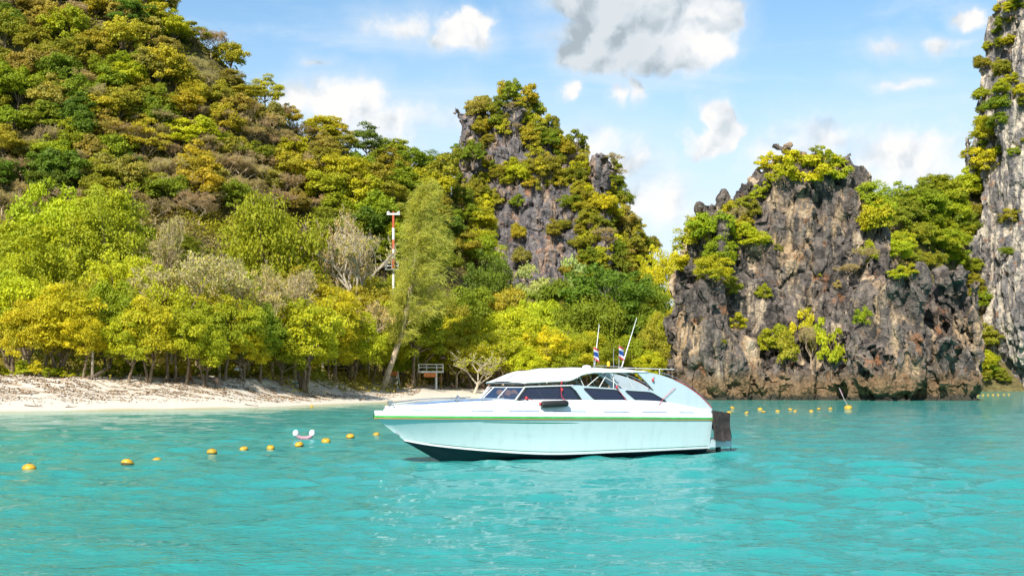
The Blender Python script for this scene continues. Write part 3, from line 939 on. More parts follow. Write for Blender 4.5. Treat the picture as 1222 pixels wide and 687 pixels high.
def casuarina_variant():
    """tall feathery tree: leaning trunk, drooping sprays of needles"""
    rng = np.random.default_rng(9); H = 25.0
    mb = MB()
    def axis(t): return np.array([6.6 * t ** 0.9 + .5 * math.sin(t * 5), .4 * math.sin(t * 4), H * t])
    ts = np.linspace(0, 1, 14)
    mb.tube([axis(t) - np.array([0, 0, .6 if t == 0 else 0]) for t in ts], [.38 * (1 - t) ** .8 + .03 for t in ts], 8)
    Cs, Ts, Ls, cl = [], [], [], []
    for k in range(150):
        t = 0.22 + 0.78 * (k / 150) ** .85
        p = axis(t); a = rng.uniform(0, 6.283)
        L = (1.2 + 5.4 * (1 - t) ** .55 * (0.55 + .45 * min(1, (t - .15) / .25))) * rng.uniform(.7, 1.15) * (.80 + .35 * math.cos(a))
        d = np.array([math.cos(a), math.sin(a), rng.uniform(.25, .75)]); d /= np.linalg.norm(d)
        e = p + d * L; mid = p + d * L * .5 + np.array([0, 0, .12 * L])
        mb.tube([p, mid, e], [.07 * (1 - t) + .03, .04, .012], 4, caps=False)
        nsp = int(34 * L / 4) + 6
        for q in range(nsp):
            u = rng.uniform(.18, 1.05)
            c = p * (1 - u) ** 2 + 2 * mid * u * (1 - u) + e * u * u + rng.normal(size=3) * (.20 + .12 * L * .4)
            cc = float(np.clip(.5 + .3 * math.sin(k * 1.7), 0, 1))
            for w_ in range(5):
                g = d * .8 + rng.normal(size=3) * .45 + np.array([0, 0, -.35])
                Cs.append(c + rng.normal(size=3) * .16); Ts.append(g / np.linalg.norm(g)); Ls.append(rng.uniform(.45, .95)); cl.append(cc)
    C, T, L = np.array(Cs), np.array(Ts), np.array(Ls)[:, None]
    s = np.cross(T, rand_dirs(rng, len(C))); s /= np.linalg.norm(s, axis=1, keepdims=True)
    W = .030
    V = np.stack([C - s * W, C + s * W, C + T * L + s * W * .4 - (0, 0, .08), C + T * L - s * W * .4 - (0, 0, .08)], 1).reshape(-1, 3)
    n = len(C)
    cm = mesh_np("crown_casuarina", V, np.arange(4 * n).reshape(n, 4), False, {"rnd": np.repeat(rng.random(n), 4), "clump": np.repeat(np.array(cl), 4)})
    cm.materials.append(LEAF)
    tm = mb.mesh("trunk_casuarina", True, False); tm.materials.append(BARK_TAN)
    variant("casuarina", H, 5.5, [("crown", cm, True), ("trunk", tm, False)])
casuarina_variant()

PAL = {  # leaf colours
    'yg': (0.505, 0.485, 0.024), 'lime': (0.44, 0.46, 0.024), 'gr': (0.335, 0.375, 0.022), 'mid': (0.24, 0.285, 0.022), 'dg': (0.145, 0.21, 0.022), 'ol': (0.35, 0.32, 0.032),
    'go': (0.52, 0.495, 0.022), 'rust': (0.48, 0.40, 0.04), 'dry': (0.52, 0.43, 0.16), 'pk': (0.48, 0.35, 0.19), 'cas': (0.54, 0.48, 0.10), 'pale': (0.42, 0.47, 0.16),
    'hg': (0.48, 0.415, 0.035), 'hb': (0.40, 0.325, 0.07),
}
WORD = {'yg': 'yellow-green', 'lime': 'lime green', 'gr': 'bright green', 'mid': 'green', 'dg': 'dark green', 'ol': 'olive', 'go': 'golden yellow', 'rust': 'rusty orange', 'dry': 'straw-coloured', 'pk': 'pinkish brown', 'cas': 'olive feathery', 'pale': 'pale green', 'hg': 'golden olive', 'hb': 'brownish olive'}
TREES = []        # (root, group key, colour key, px, py, word)
vr = random.Random(77)
def proj(p):
    return 611.0 + F_PX * p[0] / p[1], HOR - F_PX * (p[2] - CAM_H) / p[1]
def plant(key, loc, H, Rr, col, zone, word="tree", rz=None, label=None, name=None):
    vh, vrad, parts = VAR[key]
    sx, sz = Rr / vrad, H / vh
    rz = vr.uniform(0, 6.28) if rz is None else rz
    root = empty(name or {"tree": "tree", "shrub": "shrub", "bare tree": "bare_tree"}.get(word, "tree"), loc, rz)
    root.scale = (sx, sx, sz)
    c = PAL[col]; q_ = vr.uniform(-.09, .07); j = [1 + q_, 1 - q_ * .3, 1]; k = vr.uniform(.86, 1.14)
    for nm, me, leafy in parts:
        o = bpy.data.objects.new(nm, me); COL.objects.link(o); o.parent = root
        if nm in ("crown", "branches"): o["kind"] = "stuff"
        if leafy: o.color = (c[0] * j[0] * k, c[1] * j[1] * k, c[2] * j[2] * k, 1)
    px, py = proj((loc[0], loc[1], loc[2] + H * .75))
    if label: tag(root, label, word)
    TREES.append((root, zone, col, px, py, word, bool(label)))
    return root
def at_ground(px, Yd):
    x = (px - 611.0) / F_PX * Yd
    return (x, Yd, ground_z(x, Yd))
def plant_px(px, ytop, wpx, Yd, key, col, zone="beach", word="tree", label=None, rz=None, name=None):
    """a tree standing Yd metres out whose top shows at ytop and whose crown is wpx wide"""
    g = at_ground(px, Yd)
    H = (HOR - ytop) / F_PX * Yd + CAM_H - g[2]
    return plant(key, g, max(H, 1.5), wpx / 2.0 / F_PX * Yd, col, zone, word, rz, label, name)

# ---- named trees behind the beach, front to back
sh = lambda: "shore%d" % vr.randrange(5)
tl = lambda: "tall%d" % vr.randrange(3)
for (px, yt, wd, Yd, key, col, lab) in [
    (12, 318, 120, 121, sh(), 'yg', "low yellow-green shore tree at the left edge of the photo above the sand"),
    (70, 338, 116, 120, sh(), 'go', "golden yellow shore tree over the left end of the sandy bank"),
    (128, 335, 92, 123, "shore1", 'gr', "bright green shore tree above the tangle of driftwood roots"),
    (178, 352, 84, 122, "shore2", 'yg', "yellow-green tree with dark stems standing on the sand bank"),
    (222, 362, 78, 124, "shore4", 'yg', "small yellow-green tree with rusty trunk beside the bank"),
    (268, 350, 92, 129, "shore3", 'gr', "bright green tree above the white parasol"),
    (310, 362, 76, 134, sh(), 'mid', "green shore tree with tilted trunks behind the wooden bench"),
    (362, 352, 118, 140, "shore2", 'lime', "spreading lime tree on several thick stems in front of the wooden hut"),
    (420, 372, 74, 160, sh(), 'yg', "yellow-green tree leaning over the wooden hut"),
    (500, 385, 86, 182, sh(), 'yg', "yellow-green tree behind the lookout platform"),
    (455, 365, 80, 176, sh(), 'go', "golden tree behind the leaning feathery tree"),
    (610, 362, 92, 186, sh(), 'yg', "broad yellow-green tree above the bow of the speedboat"),
    (650, 388, 72, 181, sh(), 'go', "golden yellow tree above the boat's white canopy"),
    (700, 395, 80, 184, sh(), 'lime', "lime green tree behind the flags on the boat"),
    (752, 400, 64, 184, sh(), 'gr', "bright green low tree behind the tall boat antenna"),
    (788, 372, 58, 184, sh(), 'ol', "olive tree at the left foot of the rock stack"),
    (565, 398, 84, 180, sh(), 'yg', "yellow-green bush tree behind the sunbathers"),
    (40, 352, 84, 118, "shore0", 'yg', "low yellow-green tree between the golden tree and the photo's left edge"),
    (98, 368, 70, 119, "shore3", 'go', "small golden tree right behind the long forked driftwood log"),
    (152, 366, 74, 121, "shore0", 'lime', "lime tree left of the dark bare stems"),
    (245, 378, 66, 125, "shore1", 'lime', "low lime tree right of the rust-coloured trunk"),
    (290, 385, 64, 131, "shore2", 'yg', "low yellow-green tree over the dark bench"),
    (335, 385, 70, 138, "shore0", 'gr', "low bright green tree left of the thick stems"),
    (395, 395, 60, 156, "shore4", 'yg', "low yellow-green tree covering the dark shed roof"),
    (443, 392, 64, 170, "shore3", 'yg', "low yellow-green tree just left of the leaning trunk"),
    (478, 410, 50, 178, "shore1", 'lime', "low lime bush tree behind the lifeguard chair"),
    (532, 405, 62, 182, "shore2", 'lime', "low lime bush tree right of the lookout platform"),
    (590, 405, 64, 181, "shore4", 'lime', "low lime tree above the boat's windscreen"),
    (628, 412, 56, 179, "shore1", 'yg', "lowest yellow-green tree behind the canopy's front edge"),
    (672, 415, 56, 180, "shore0", 'gr', "low bright green tree behind the middle of the canopy"),
    (725, 405, 70, 182, "shore3", 'mid', "low green tree right behind the boat's flags"),
    (775, 418, 50, 181, "shore2", 'yg', "low yellow-green tree beside the left foot of the rock stack"),
    (545, 372, 84, 184, "shore0", 'yg', "yellow-green tree right of the feathery tree's lower branches"),
    (520, 345, 70, 188, "shore3", 'ol', "olive tree behind the feathery tree's lower branches"),
    # second row
    (30, 262, 110, 142, tl(), 'yg', "tall yellow-green tree at the left edge behind the shore trees"),
    (72, 218, 112, 156, "tall0", 'lime', "tallest bright lime tree below the dark hollow of the hill"),
    (128, 226, 112, 153, "tall1", 'gr', "tall rounded green tree right of the tallest lime tree"),
    (322, 236, 132, 166, "dome", 'gr', "broad dome-shaped green tree with a flat smooth crown"),
    (15, 300, 80, 134, tl(), 'lime', "lime tree half cut by the left edge of the photo"),
    (150, 300, 90, 138, tl(), 'yg', "yellow-green tree in the second row above the driftwood"),
    (270, 318, 90, 142, tl(), 'yg', "yellow-green tree in front of the dry pinkish tree"),
    (360, 318, 84, 160, "tall2", 'ol', "olive tree under the dome-shaped tree"),
    (430, 330, 92, 172, "tall0", 'ol', "olive tree below the red and white mast"),
    (400, 345, 80, 156, "tall1", 'yg', "yellow-green tree left of the leaning feathery tree"),
    (585, 305, 74, 204, "tall1", 'dg', "dark green tree at the foot of the crag face"),
    (560, 340, 80, 196, "tall2", 'mid', "green tree right of the feathery tree"),
    (630, 322, 70, 208, "layer0", 'pale', "pale green layered tree below the crag face"),
    (662, 330, 80, 206, "layer1", 'mid', "green layered tree in the middle below the crag"),
    (690, 316, 70, 212, "layer0", 'pale', "pale green layered tree left of the big dark tree"),
    (724, 316, 116, 196, "tall2", 'dg', "big dense dark green tree behind the boat flags"),
    (708, 352, 90, 190, "dome", 'mid', "green tree joined to the big dark tree above the canopy"),
    (768, 325, 60, 205, "tall0", 'mid', "green tree between the big dark tree and the rock stack"),
    (792, 298, 62, 214, "tall1", 'yg', "pale yellow tree standing against the sky left of the rock stack"),
    (640, 352, 84, 196, sh(), 'lime', "lime tree in the middle of the forest above the boat windows"),
    (600, 338, 70, 200, "shore0", 'rust', "rusty orange leafed tree below the crag"),
]:
    plant_px(px, yt, wd, Yd, key, col, label=lab)
for (px, yt, wd, Yd, key, col, lab) in [
    (236, 278, 160, 133, "dry0", 'dry', "wide dry straw-coloured tree with pale bare branches on the left"),
    (296, 305, 110, 137, "dry1", 'dry', "dry thin-leaved tree below the dome-shaped tree"),
    (352, 306, 110, 146, "dry2", 'pk', "dry pinkish brown tree left of the wooden hut"),
    (392, 236, 96, 178, "dry1", 'pk', "pinkish bare tree beside the pale branching tree"),
    (200, 236, 90, 172, "dry2", 'dry', "dry brown tree between the tall green tree and the dome tree"),
    (165, 285, 80, 150, "dry0", 'dry', "small dry tree left of the wide straw-coloured tree"),
    (420, 340, 90, 164, "dry1", 'dry', "dry twiggy tree left of the trunk of the feathery tree"),
]:
    plant_px(px, yt, wd, Yd, key, col, word="bare tree", label=lab)
if True:
    plant_px(55, 322, 100, 125, "airy0", 'yg', label='airy yellow-green tree standing behind the golden shore tree')
    plant_px(110, 312, 110, 129, "airy1", 'yg', label='airy yellow-green tree above the driftwood tangle')
    plant_px(165, 322, 100, 127, "airy2", 'dry', label='airy straw-coloured tree above the dark bare stems')
    plant_px(205, 318, 110, 130, "airy0", 'yg', label='airy yellow tree below the wide dry tree')
    plant_px(262, 330, 90, 131, "airy1", 'yg', label='airy yellow-green tree right of the rust-coloured trunk')
    plant_px(325, 335, 96, 142, "airy2", 'dry', label='airy straw-coloured tree behind the bench')
    plant_px(385, 338, 96, 155, "airy0", 'go', label='airy golden tree above the wooden hut')
    plant_px(440, 335, 90, 172, "airy1", 'yg', label='airy yellow-green tree beside the leaning trunk')
    plant_px(498, 372, 84, 178, "airy2", 'go', label='airy golden tree above the lookout platform')
    plant_px(545, 385, 90, 179, "airy0", 'yg', label='airy yellow tree above the pale twisted tree')
    plant_px(600, 380, 80, 180, "airy1", 'yg', label="airy yellow-green tree above the boat's windscreen")
    plant_px(795, 350, 50, 186, "airy2", 'yg', label='airy yellow tree hugging the left side of the rock stack')
    plant_px(668, 375, 70, 184, "airy0", 'lime', label="airy lime tree left of the boat's flags")
    plant_px(28, 345, 80, 121, "airy2", 'yg', label='airy yellow-green tree near the left edge of the beach')
    plant_px(14, 280, 80, 138, "airy0", 'yg', label='airy yellow tree high at the left edge')
plant_px(424, 234, 108, 171, "palebare", 'dry', word="bare tree", rz=.6, label="pale grey tree with wide bare forking limbs left of the mast")
plant_px(566, 398, 76, 172.5, "palelean", 'yg', word="bare tree", rz=.1, label="pale twisted leaning tree on the sand above the sunbathers")
g = at_ground(455, 166)
plant("casuarina", g, zs_at(166, 224) - g[2], 5.6, 'cas', "beach", "tree", 0.0, "tall feathery olive tree with slim leaning trunk on the beach")

# ---- rays on to what stands there already
dg_ = bpy.context.evaluated_depsgraph_get()
BV = {k: BVHTree.FromObject(o, dg_) for k, o in (("terrain", terrain), ("stack", stack), ("crag", crag), ("cliff", cliff))}
def hit(px, py, only=None):
    d = Vector(((px - 611.0) / F_PX, 1.0, (HOR - py) / F_PX)).normalized()
    best = None
    for k, b in BV.items():
        h = b.ray_cast(Vector((0, 0, CAM_H)), d)
        if h[0] is not None and (best is None or h[3] < best[2]):
            best = (h[0], h[1], h[3], k)
    if best and only and best[3] != only: return None
    return best

# ---- fill of the wood behind the beach
frnd = random.Random(5)
def pick(tbl):
    r = frnd.random() * sum(w_ for _, w_ in tbl)
    for k, w_ in tbl:
        r -= w_
        if r <= 0: return k
    return tbl[-1][0]
placed_xy = [tuple(t[0].location[:2]) for t in TREES]
cnt = 0
for _ in range(900):
    if cnt >= 46: break
    px = frnd.uniform(-25, 812); Yd = frnd.uniform(138, 218)
    x = (px - 611) / F_PX * Yd
    if Yd - shore_y(np.array([x]))[0] < 22 or x > 24: continue
    if any((x - a) ** 2 + (Yd - b) ** 2 < 5.0 ** 2 for a, b in placed_xy): continue
    placed_xy.append((x, Yd)); cnt += 1
    col = pick([('yg', 3), ('gr', 3), ('mid', 2), ('ol', 2), ('lime', 2), ('go', 1)] if px < 480 else [('mid', 3), ('gr', 3), ('dg', 2), ('ol', 1), ('yg', 2)])
    top = 300 if px < 480 else 345
    Hh = min(16, max(7, zs_at(Yd, top + frnd.uniform(-12, 70)) - ground_z(x, Yd)))
    plant(frnd.choice(["tall0", "tall1", "tall2", "shore0", "shore3"]), (x, Yd, ground_z(x, Yd)), Hh, frnd.uniform(4.0, 5.6), col, "wood")

# ---- trees rooted all over the slopes, found by looking where the slope shows
def scatter(region, n, rmin, zone, only, choose, tries=6000, seed=1):
    rr = random.Random(seed); pts = []; k = 0
    for _ in range(tries):
        if k >= n: break
        x0, y0, x1, y1 = region
        px, py = rr.uniform(x0, x1), rr.uniform(y0, y1)
        if any((px - a) ** 2 + ((py - b) * 1.25) ** 2 < rmin * rmin for a, b in pts): continue
        h = hit(px, py, only)
        if h is None: continue
        r = choose(px, py, h, rr)
        if r is None: continue
        key, H, Rr, col, word = r
        pts.append((px, py)); k += 1
        plant(key, (h[0].x, h[0].y, h[0].z - 0.25), H, Rr, col, zone, word)
def ch_hill(px, py, h, rr):
    if h[0].z < 5: return None
    shady = px < 150 and py > 90
    yel = sstep(np.array([px - py * .2]), 60, 220)[0]
    u = rr.random()
    if u < (.16 if py < 170 else .42): return ("dry%d" % rr.randrange(3), rr.uniform(5, 7.5), rr.uniform(3.2, 4.6), rr.choice(['dry', 'pk']), "bare tree")
    tbl = [('hg', 3.6 * yel + .3), ('hb', 1.6), ('ol', 2.2), ('go', 1.4 * yel), ('mid', 1.5), ('gr', 1.6 * (1 - yel)), ('dg', 1.2 * (1 - yel) + .1), ('rust', .8 * yel)]
    s = rr.random() * sum(max(b, 0) for _, b in tbl)
    for col, b in tbl:
        s -= max(b, 0)
        if s <= 0: break
    key = "layer%d" % rr.randrange(2) if rr.random() < .12 else "hill%d" % rr.randrange(6)
    R_ = rr.uniform(3.0, 5.0)
    return (key, R_ * rr.uniform(1.5, 2.1), R_, col, "tree")
scatter((-12, -12, 405, 268), 150, 20.0, "hill", "terrain", ch_hill, seed=3)
scatter((150, 150, 345, 262), 34, 15, "hill", "terrain", lambda px, py, h, rr: ("dry%d" % rr.randrange(3), rr.uniform(5, 8), rr.uniform(3.2, 4.8), rr.choice(["dry", "pk"]), "bare tree"), seed=13)
def ch_saddle(px, py, h, rr):
    if h[0].y < 195 or h[0].z < 8: return None
    u = rr.random()
    col = 'mid' if u < .28 else 'gr' if u < .46 else 'ol' if u < .7 else 'dg' if u < .85 else 'yg'
    R_ = rr.uniform(3.6, 5.8)
    return (("layer%d" % rr.randrange(2)) if rr.random() < .15 else "hill%d" % rr.randrange(6), R_ * rr.uniform(1.5, 2.1), R_, col, "tree")
scatter((385, 170, 800, 335), 46, 22, "saddle", "terrain", ch_saddle, seed=4)
def ch_valley(px, py, h, rr):
    u = rr.random()
    col = 'gr' if u < .4 else 'lime' if u < .6 else 'mid' if u < .85 else 'ol'
    R_ = rr.uniform(3.2, 5.6)
    return ("hill%d" % rr.randrange(6), R_ * rr.uniform(1.5, 2.0), R_, col, "tree")
scatter((1030, 195, 1178, 462), 34, 16, "valley", "terrain", ch_valley, seed=5)
for (px, py, wd, col) in [(1062, 285, 56, 'gr'), (1082, 275, 46, 'mid'), (1108, 272, 52, 'gr'), (1132, 258, 50, 'gr'), (1155, 245, 46, 'lime'), (1168, 225, 40, 'yg'), (1150, 330, 44, 'gr'), (1160, 375, 38, 'mid'), (1160, 420, 34, 'ol'), (1166, 450, 26, 'yg'), (1174, 458, 22, 'ol'), (1183, 452, 24, 'mid'), (1192, 456, 22, 'ol'), (1178, 440, 26, 'yg'), (1200, 460, 18, 'ol'), (1122, 315, 50, 'lime'), (1092, 318, 46, 'mid'), (1145, 290, 46, 'mid'), (1075, 312, 40, 'lime'), (1160, 300, 40, 'lime')]:
    h = hit(px, py, "terrain")
    if h:
        k = h[0].y / F_PX
        plant("hill%d" % vr.randrange(6), (h[0].x, h[0].y, h[0].z - .3), wd * k * .95, wd * k * .52, col, "valley")
# crag: green everywhere except the bare faces
def ch_crag(px, py, h, rr):
    face = 565 < px < 690 and 222 + (px - 565) * .12 < py < 345
    if face and rr.random() < .993: return None
    if px < 570 and py < 185: return None
    if 698 < px < 730 and py < 252: return None
    if 660 < px < 690 and 145 < py < 180: return None
    if h[1].z < -0.15: return None
    if 588 < px < 630 and 165 < py < 205 and rr.random() < .98: return None
    u = rr.random()
    col = 'ol' if u < .34 else 'hg' if u < .56 else 'mid' if u < .72 else 'go' if u < .86 else 'hb'
    if u > .92: return ("dry%d" % rr.randrange(3), rr.uniform(3.5, 5.5), rr.uniform(2.4, 3.6), 'dry', "bare tree")
    R_ = rr.uniform(1.9, 3.7)
    return (("hill%d" % rr.randrange(6)) if rr.random() < .6 else "shrub%d" % rr.randrange(4), R_ * rr.uniform(1.6, 2.4), R_, col, "shrub")
scatter((545, 112, 800, 345), 190, 10.5, "crag", "crag", ch_crag, seed=6, tries=9000)
# shrubs at the places where the stack carries them: (px, py of the root, crown width px, height px, colour)
for (px, py, wd, hp, col) in [
    (935, 222, 44, 30, 'yg'), (965, 226, 52, 42, 'go'), (992, 220, 40, 34, 'yg'), (950, 210, 40, 30, 'go'), (978, 196, 26, 22, 'gr'), (1005, 200, 18, 16, 'yg'),
    (893, 306, 40, 34, 'go'), (905, 240, 22, 20, 'yg'), (885, 252, 26, 18, 'ol'), (872, 262, 24, 20, 'yg'), (900, 262, 22, 20, 'ol'), (885, 280, 28, 22, 'ol'), (868, 285, 26, 24, 'yg'),
    (850, 300, 42, 40, 'gr'), (836, 312, 46, 46, 'lime'), (858, 325, 40, 34, 'gr'), (828, 338, 40, 34, 'yg'), (850, 345, 44, 34, 'yg'), (868, 356, 30, 26, 'ol'), (842, 285, 30, 30, 'gr'),
    (912, 358, 18, 18, 'gr'), (878, 394, 26, 18, 'yg'), (925, 432, 34, 38, 'lime'), (992, 440, 30, 50, 'lime'), (940, 440, 26, 40, 'ol'), (1030, 390, 20, 22, 'gr'), (977, 330, 9, 9, 'yg'), (965, 372, 10, 8, 'yg'), (1088, 330, 22, 14, 'yg'), (960, 430, 26, 50, 'yg'),
    (1042, 296, 40, 50, 'yg'), (1040, 262, 34, 40, 'gr'), (1050, 280, 34, 40, 'lime'), (1036, 318, 26, 26, 'yg'), (918, 205, 30, 24, 'yg'), (945, 196, 30, 20, 'yg'), (985, 205, 34, 26, 'yg'), (1075, 335, 26, 16, 'lime'), (835, 385, 12, 12, 'ol'), (862, 410, 12, 10, 'ol'), (1000, 345, 12, 12, 'dry'), (928, 300, 12, 10, 'ol'),
]:
    for dx in (0, -5, -10, 5, -16, -22):
        h = hit(px + dx, py, "stack")
        if h: break
    if h is None: continue
    k = h[0].y / F_PX * (1.0 if py < 232 else 1.15 if wd > 16 else 1.0)
    plant("shrub%d" % vr.randrange(4) if wd < 34 or py < 232 else "hill%d" % vr.randrange(6), (h[0].x, h[0].y + .15, h[0].z - .2), hp * k * 1.1, wd * k * .56, col, "stack", "shrub")
for (px, py, wd, hp) in [(1035, 322, 44, 34), (968, 440, 40, 62), (1012, 335, 34, 26), (880, 268, 26, 26)]:
    h = hit(px, py, "stack")
    if h: plant("dry%d" % vr.randrange(3), (h[0].x, h[0].y + .1, h[0].z - .2), hp * h[0].y / F_PX, wd * h[0].y / F_PX * .5, 'dry', "stack", "bare tree")
def ch_cliff(px, py, h, rr):
    if py > 200 and rr.random() < .95: return None
    if 55 < py < 105 and px > 1200 and rr.random() < .8: return None
    col = rr.choice(['yg', 'mid', 'ol', 'gr', 'go']); R_ = rr.uniform(1.6, 3.6)
    return ("hill%d" % rr.randrange(6), R_ * 1.7, R_, col, "shrub")
scatter((1158, -10, 1235, 330), 30, 13, "cliff", "cliff", ch_cliff, seed=8)
h = hit(1192, 135)
for (px, py, wd, col) in [(1190, 140, 34, 'mid'), (1186, 178, 44, 'yg'), (1178, 215, 46, 'yg'), (1198, 40, 26, 'mid'), (1206, 20, 22, 'yg'), (1204, 60, 22, 'go')]:
    for dx in (0, 4, 8, 12, 16, 22):
        h = hit(px + dx, py, "cliff")
        if h: break
    if h:
        k = h[0].y / F_PX
        plant("hill%d" % vr.randrange(6), (h[0].x, h[0].y, h[0].z - .3), wd * k * .95, wd * k * .5, col, "cliff", "shrub")

# ---- low bushes in front of the trunks, along the top of the bank
brn = random.Random(41)
for i in range(30):
    px = -5 + i * 15.5 + brn.uniform(-7, 7)
    for Yd in np.arange(108, 175, .5):
        x = (px - 611) / F_PX * Yd
        if shore_s(np.array([x]), np.array([Yd]))[0] > 18.5 + brn.uniform(0, 4): break
    if 355 < px < 372: continue
    hgt = brn.uniform(.9, 2.1)
    plant("shrub%d" % brn.randrange(4), (x, Yd, ground_z(x, Yd) - .1), hgt, hgt * brn.uniform(.6, 1.0), brn.choice(['gr', 'yg', 'mid', 'lime', 'ol']), "bank", "shrub")

# ---- undergrowth that nobody could count
def undergrowth():
    rng = np.random.default_rng(21)
    n = 12500
    px = rng.uniform(-60, 1215, n * 3); Yd = rng.uniform(118, 345, n * 3)
    k_ = len(px) // 4; px[:k_] = rng.uniform(110, 430, k_); Yd[:k_] = rng.uniform(158, 245, k_)
    pm = rng.permutation(len(px)); px, Yd = px[pm], Yd[pm]
    X = (px - 611) / F_PX * Yd
    s = Yd - shore_y(X)
    ok = (s > 20 + 6 * rng.random(n * 3)) & ~((X > 24) & (X < 60) & (Yd < 200))
    X, Yd = X[ok][:n], Yd[ok][:n]
    Z = terrain_h(X, Yd)
    far = np.clip((Yd - 130) / 150, 0, 1)
    Cs, Ns, S, cl = [], [], [], []
    for i in range(len(X)):
        rr = 0.7 + 1.3 * rng.random() + far[i] * 1.3
        m = 22
        d = rand_dirs(rng, m); d[:, 2] = np.abs(d[:, 2])
        Cs.append(np.array([X[i], Yd[i], Z[i]]) + d * rr * np.array([1, 1, .9]) * rng.uniform(.5, 1, (m, 1)))
        Ns.append(d + np.array([0, 0, .5]) + rand_dirs(rng, m) * .7); S.append(np.full(m, .34 + .3 * far[i])); cl.append(np.full(m, rng.random()))
    C, N_, S, cl = map(np.concatenate, (Cs, Ns, S, cl))
    V, F = leaf_quads(rng, C, N_, 1.0)
    V = (V.reshape(-1, 4, 3) - C[:, None]) * S[:, None, None] + C[:, None]
    me = mesh_np("undergrowth", V.reshape(-1, 3), F, False, {"rnd": np.repeat(rng.random(len(C)), 4), "clump": np.repeat(cl, 4)})
    o = link("undergrowth", me, SCRUB)
    tag(o, "tangled green and brown undergrowth covering the forest floor and slopes", "undergrowth", None, "stuff")
undergrowth()

# ---- every remaining tree gets a label from where it stands
ORD = ["first", "second", "third", "fourth", "fifth", "sixth", "seventh", "eighth", "ninth", "tenth", "eleventh", "twelfth", "thirteenth", "fourteenth", "fifteenth", "sixteenth", "seventeenth", "eighteenth", "nineteenth", "twentieth", "twenty-first", "twenty-second", "twenty-third", "twenty-fourth", "twenty-fifth", "twenty-sixth", "twenty-seventh", "twenty-eighth", "twenty-ninth", "thirtieth", "thirty-first"]
def name_zone(zone, place, group, rowsize):
    ts = sorted([t for t in TREES if t[1] == zone], key=lambda t: t[4])
    rows = [ts[i:i + rowsize] for i in range(0, len(ts), rowsize)]
    for ri, row in enumerate(rows):
        row.sort(key=lambda t: t[3])
        for ci, t in enumerate(row):
            t[0]["group"] = group
            if t[6]: continue
            rw = "top row" if ri == 0 else ORD[ri] + " row down"
            lead = WORD[t[2]] if t[5] != "bare tree" else "dry " + WORD[t[2]]
            tag(t[0], "%s %s %s, %s from left, %s" % (lead, t[5], place, ORD[ci], rw), t[5])
name_zone("hill", "on the steep left hillside", "trees covering the left hillside", 12)
name_zone("saddle", "on the saddle below the crag", "trees on the wooded saddle", 12)
name_zone("wood", "deep in the wood behind the beach", "trees in the wood behind the beach", 12)
name_zone("valley", "in the gully beside the right cliff", "trees in the gully on the right", 8)
name_zone("crag", "growing on the far crag", "trees rooted on the far crag", 12)
name_zone("stack", "clinging to the rock stack", "shrubs on the rock stack", 8)
name_zone("cliff", "rooted on the right edge cliff", "trees on the right edge cliff", 6)
name_zone("bank", "at the top of the sand bank", "bushes along the sand bank", 30)
name_zone("beach", "behind the beach", "trees lining the beach", 12)
# ================================================================== the speedboat
def gelcoat(name, col, rough=0.22):
    m, nt, out = mat_new(name)
    b = nt.new('ShaderNodeBsdfPrincipled')
    tc = nt.new('ShaderNodeTexCoord').outputs['Object']
    st = nt.noise(nt.vmath('MULTIPLY', tc, (3.0, 3.0, .25)), 1.6, 5, 0.6)
    sc = nt.noise(nt.vmath('MULTIPLY', tc, (.4, 1, 4)), 1.3, 5, 0.65)
    c = nt.mix(nt.smooth(st, 0.45, 0.72, 0, .4), col, tuple(q * .80 for q in col))
    c = nt.mix(nt.smooth(sc, 0.55, 0.75, 0, .3), c, (col[0] * .80, col[1] * .82, col[2] * .76))
    nt.l.new(c, b.inputs['Base Color'])
    nt.put(b.inputs['Roughness'], nt.smooth(sc, .3, .7, rough * .8, rough * 1.9))
    b.inputs['Coat Weight'].default_value = 0.25
    nt.l.new(b.outputs[0], out.inputs[0])
    return m
M_HULL = gelcoat("aqua_white_gelcoat", (0.60, 0.71, 0.725))
M_WHITE = gelcoat("white_gelcoat", (0.63, 0.665, 0.685))
M_PALE = gelcoat("pale_blue_gelcoat", (0.47, 0.565, 0.615))
M_BOTTOM = pbr("antifouling_navy", (0.012, 0.022, 0.035), 0.55, vary=.5, vscale=2.0)
M_GREEN = pbr("green_rub_rail", (0.08, 0.46, 0.10), 0.45, vary=.25)
M_OCHRE = pbr("ochre_line", (0.45, 0.27, 0.05), 0.5)
M_GREENLINE = pbr("dark_green_line", (0.01, 0.22, 0.13), 0.45)
M_BLUE = pbr("blue_line", (0.13, 0.26, 0.5), 0.5, vary=.4, vscale=6)
M_CANVAS = pbr("white_canvas", (0.66, 0.65, 0.63), 0.8, bump=(6, .25, .02), vary=.12, vscale=1.5)
M_STEEL = pbr("stainless_tube", (0.62, 0.62, 0.60), 0.28, 1.0)
M_ALU = pbr("white_painted_tube", (0.68, 0.68, 0.66), 0.45)
M_RUBBER = pbr("black_rubber", (0.02, 0.019, 0.019), 0.6, bump=(30, .3, .01), vary=.4)
M_MAT = pbr("worn_dark_rubber_mat", (0.055, 0.038, 0.035), 0.8, bump=(12, .6, .03), vary=.55, vscale=5)
M_SEAL = pbr("black_window_seal", (0.015, 0.016, 0.02), 0.5)
M_RED = pbr("red_rope", (0.55, 0.05, 0.06), 0.8)
M_SEAT = pbr("brown_vinyl", (0.11, 0.055, 0.035), 0.55, vary=.3)
M_VEST = pbr("orange_life_vest", (0.75, 0.20, 0.02), 0.8, vary=.3, vscale=8)
M_DECKIN = pbr("grey_deck_liner", (0.42, 0.43, 0.42), 0.7, vary=.25)
M_YEL = pbr("yellow_plastic", (0.75, 0.45, 0.02), 0.45)
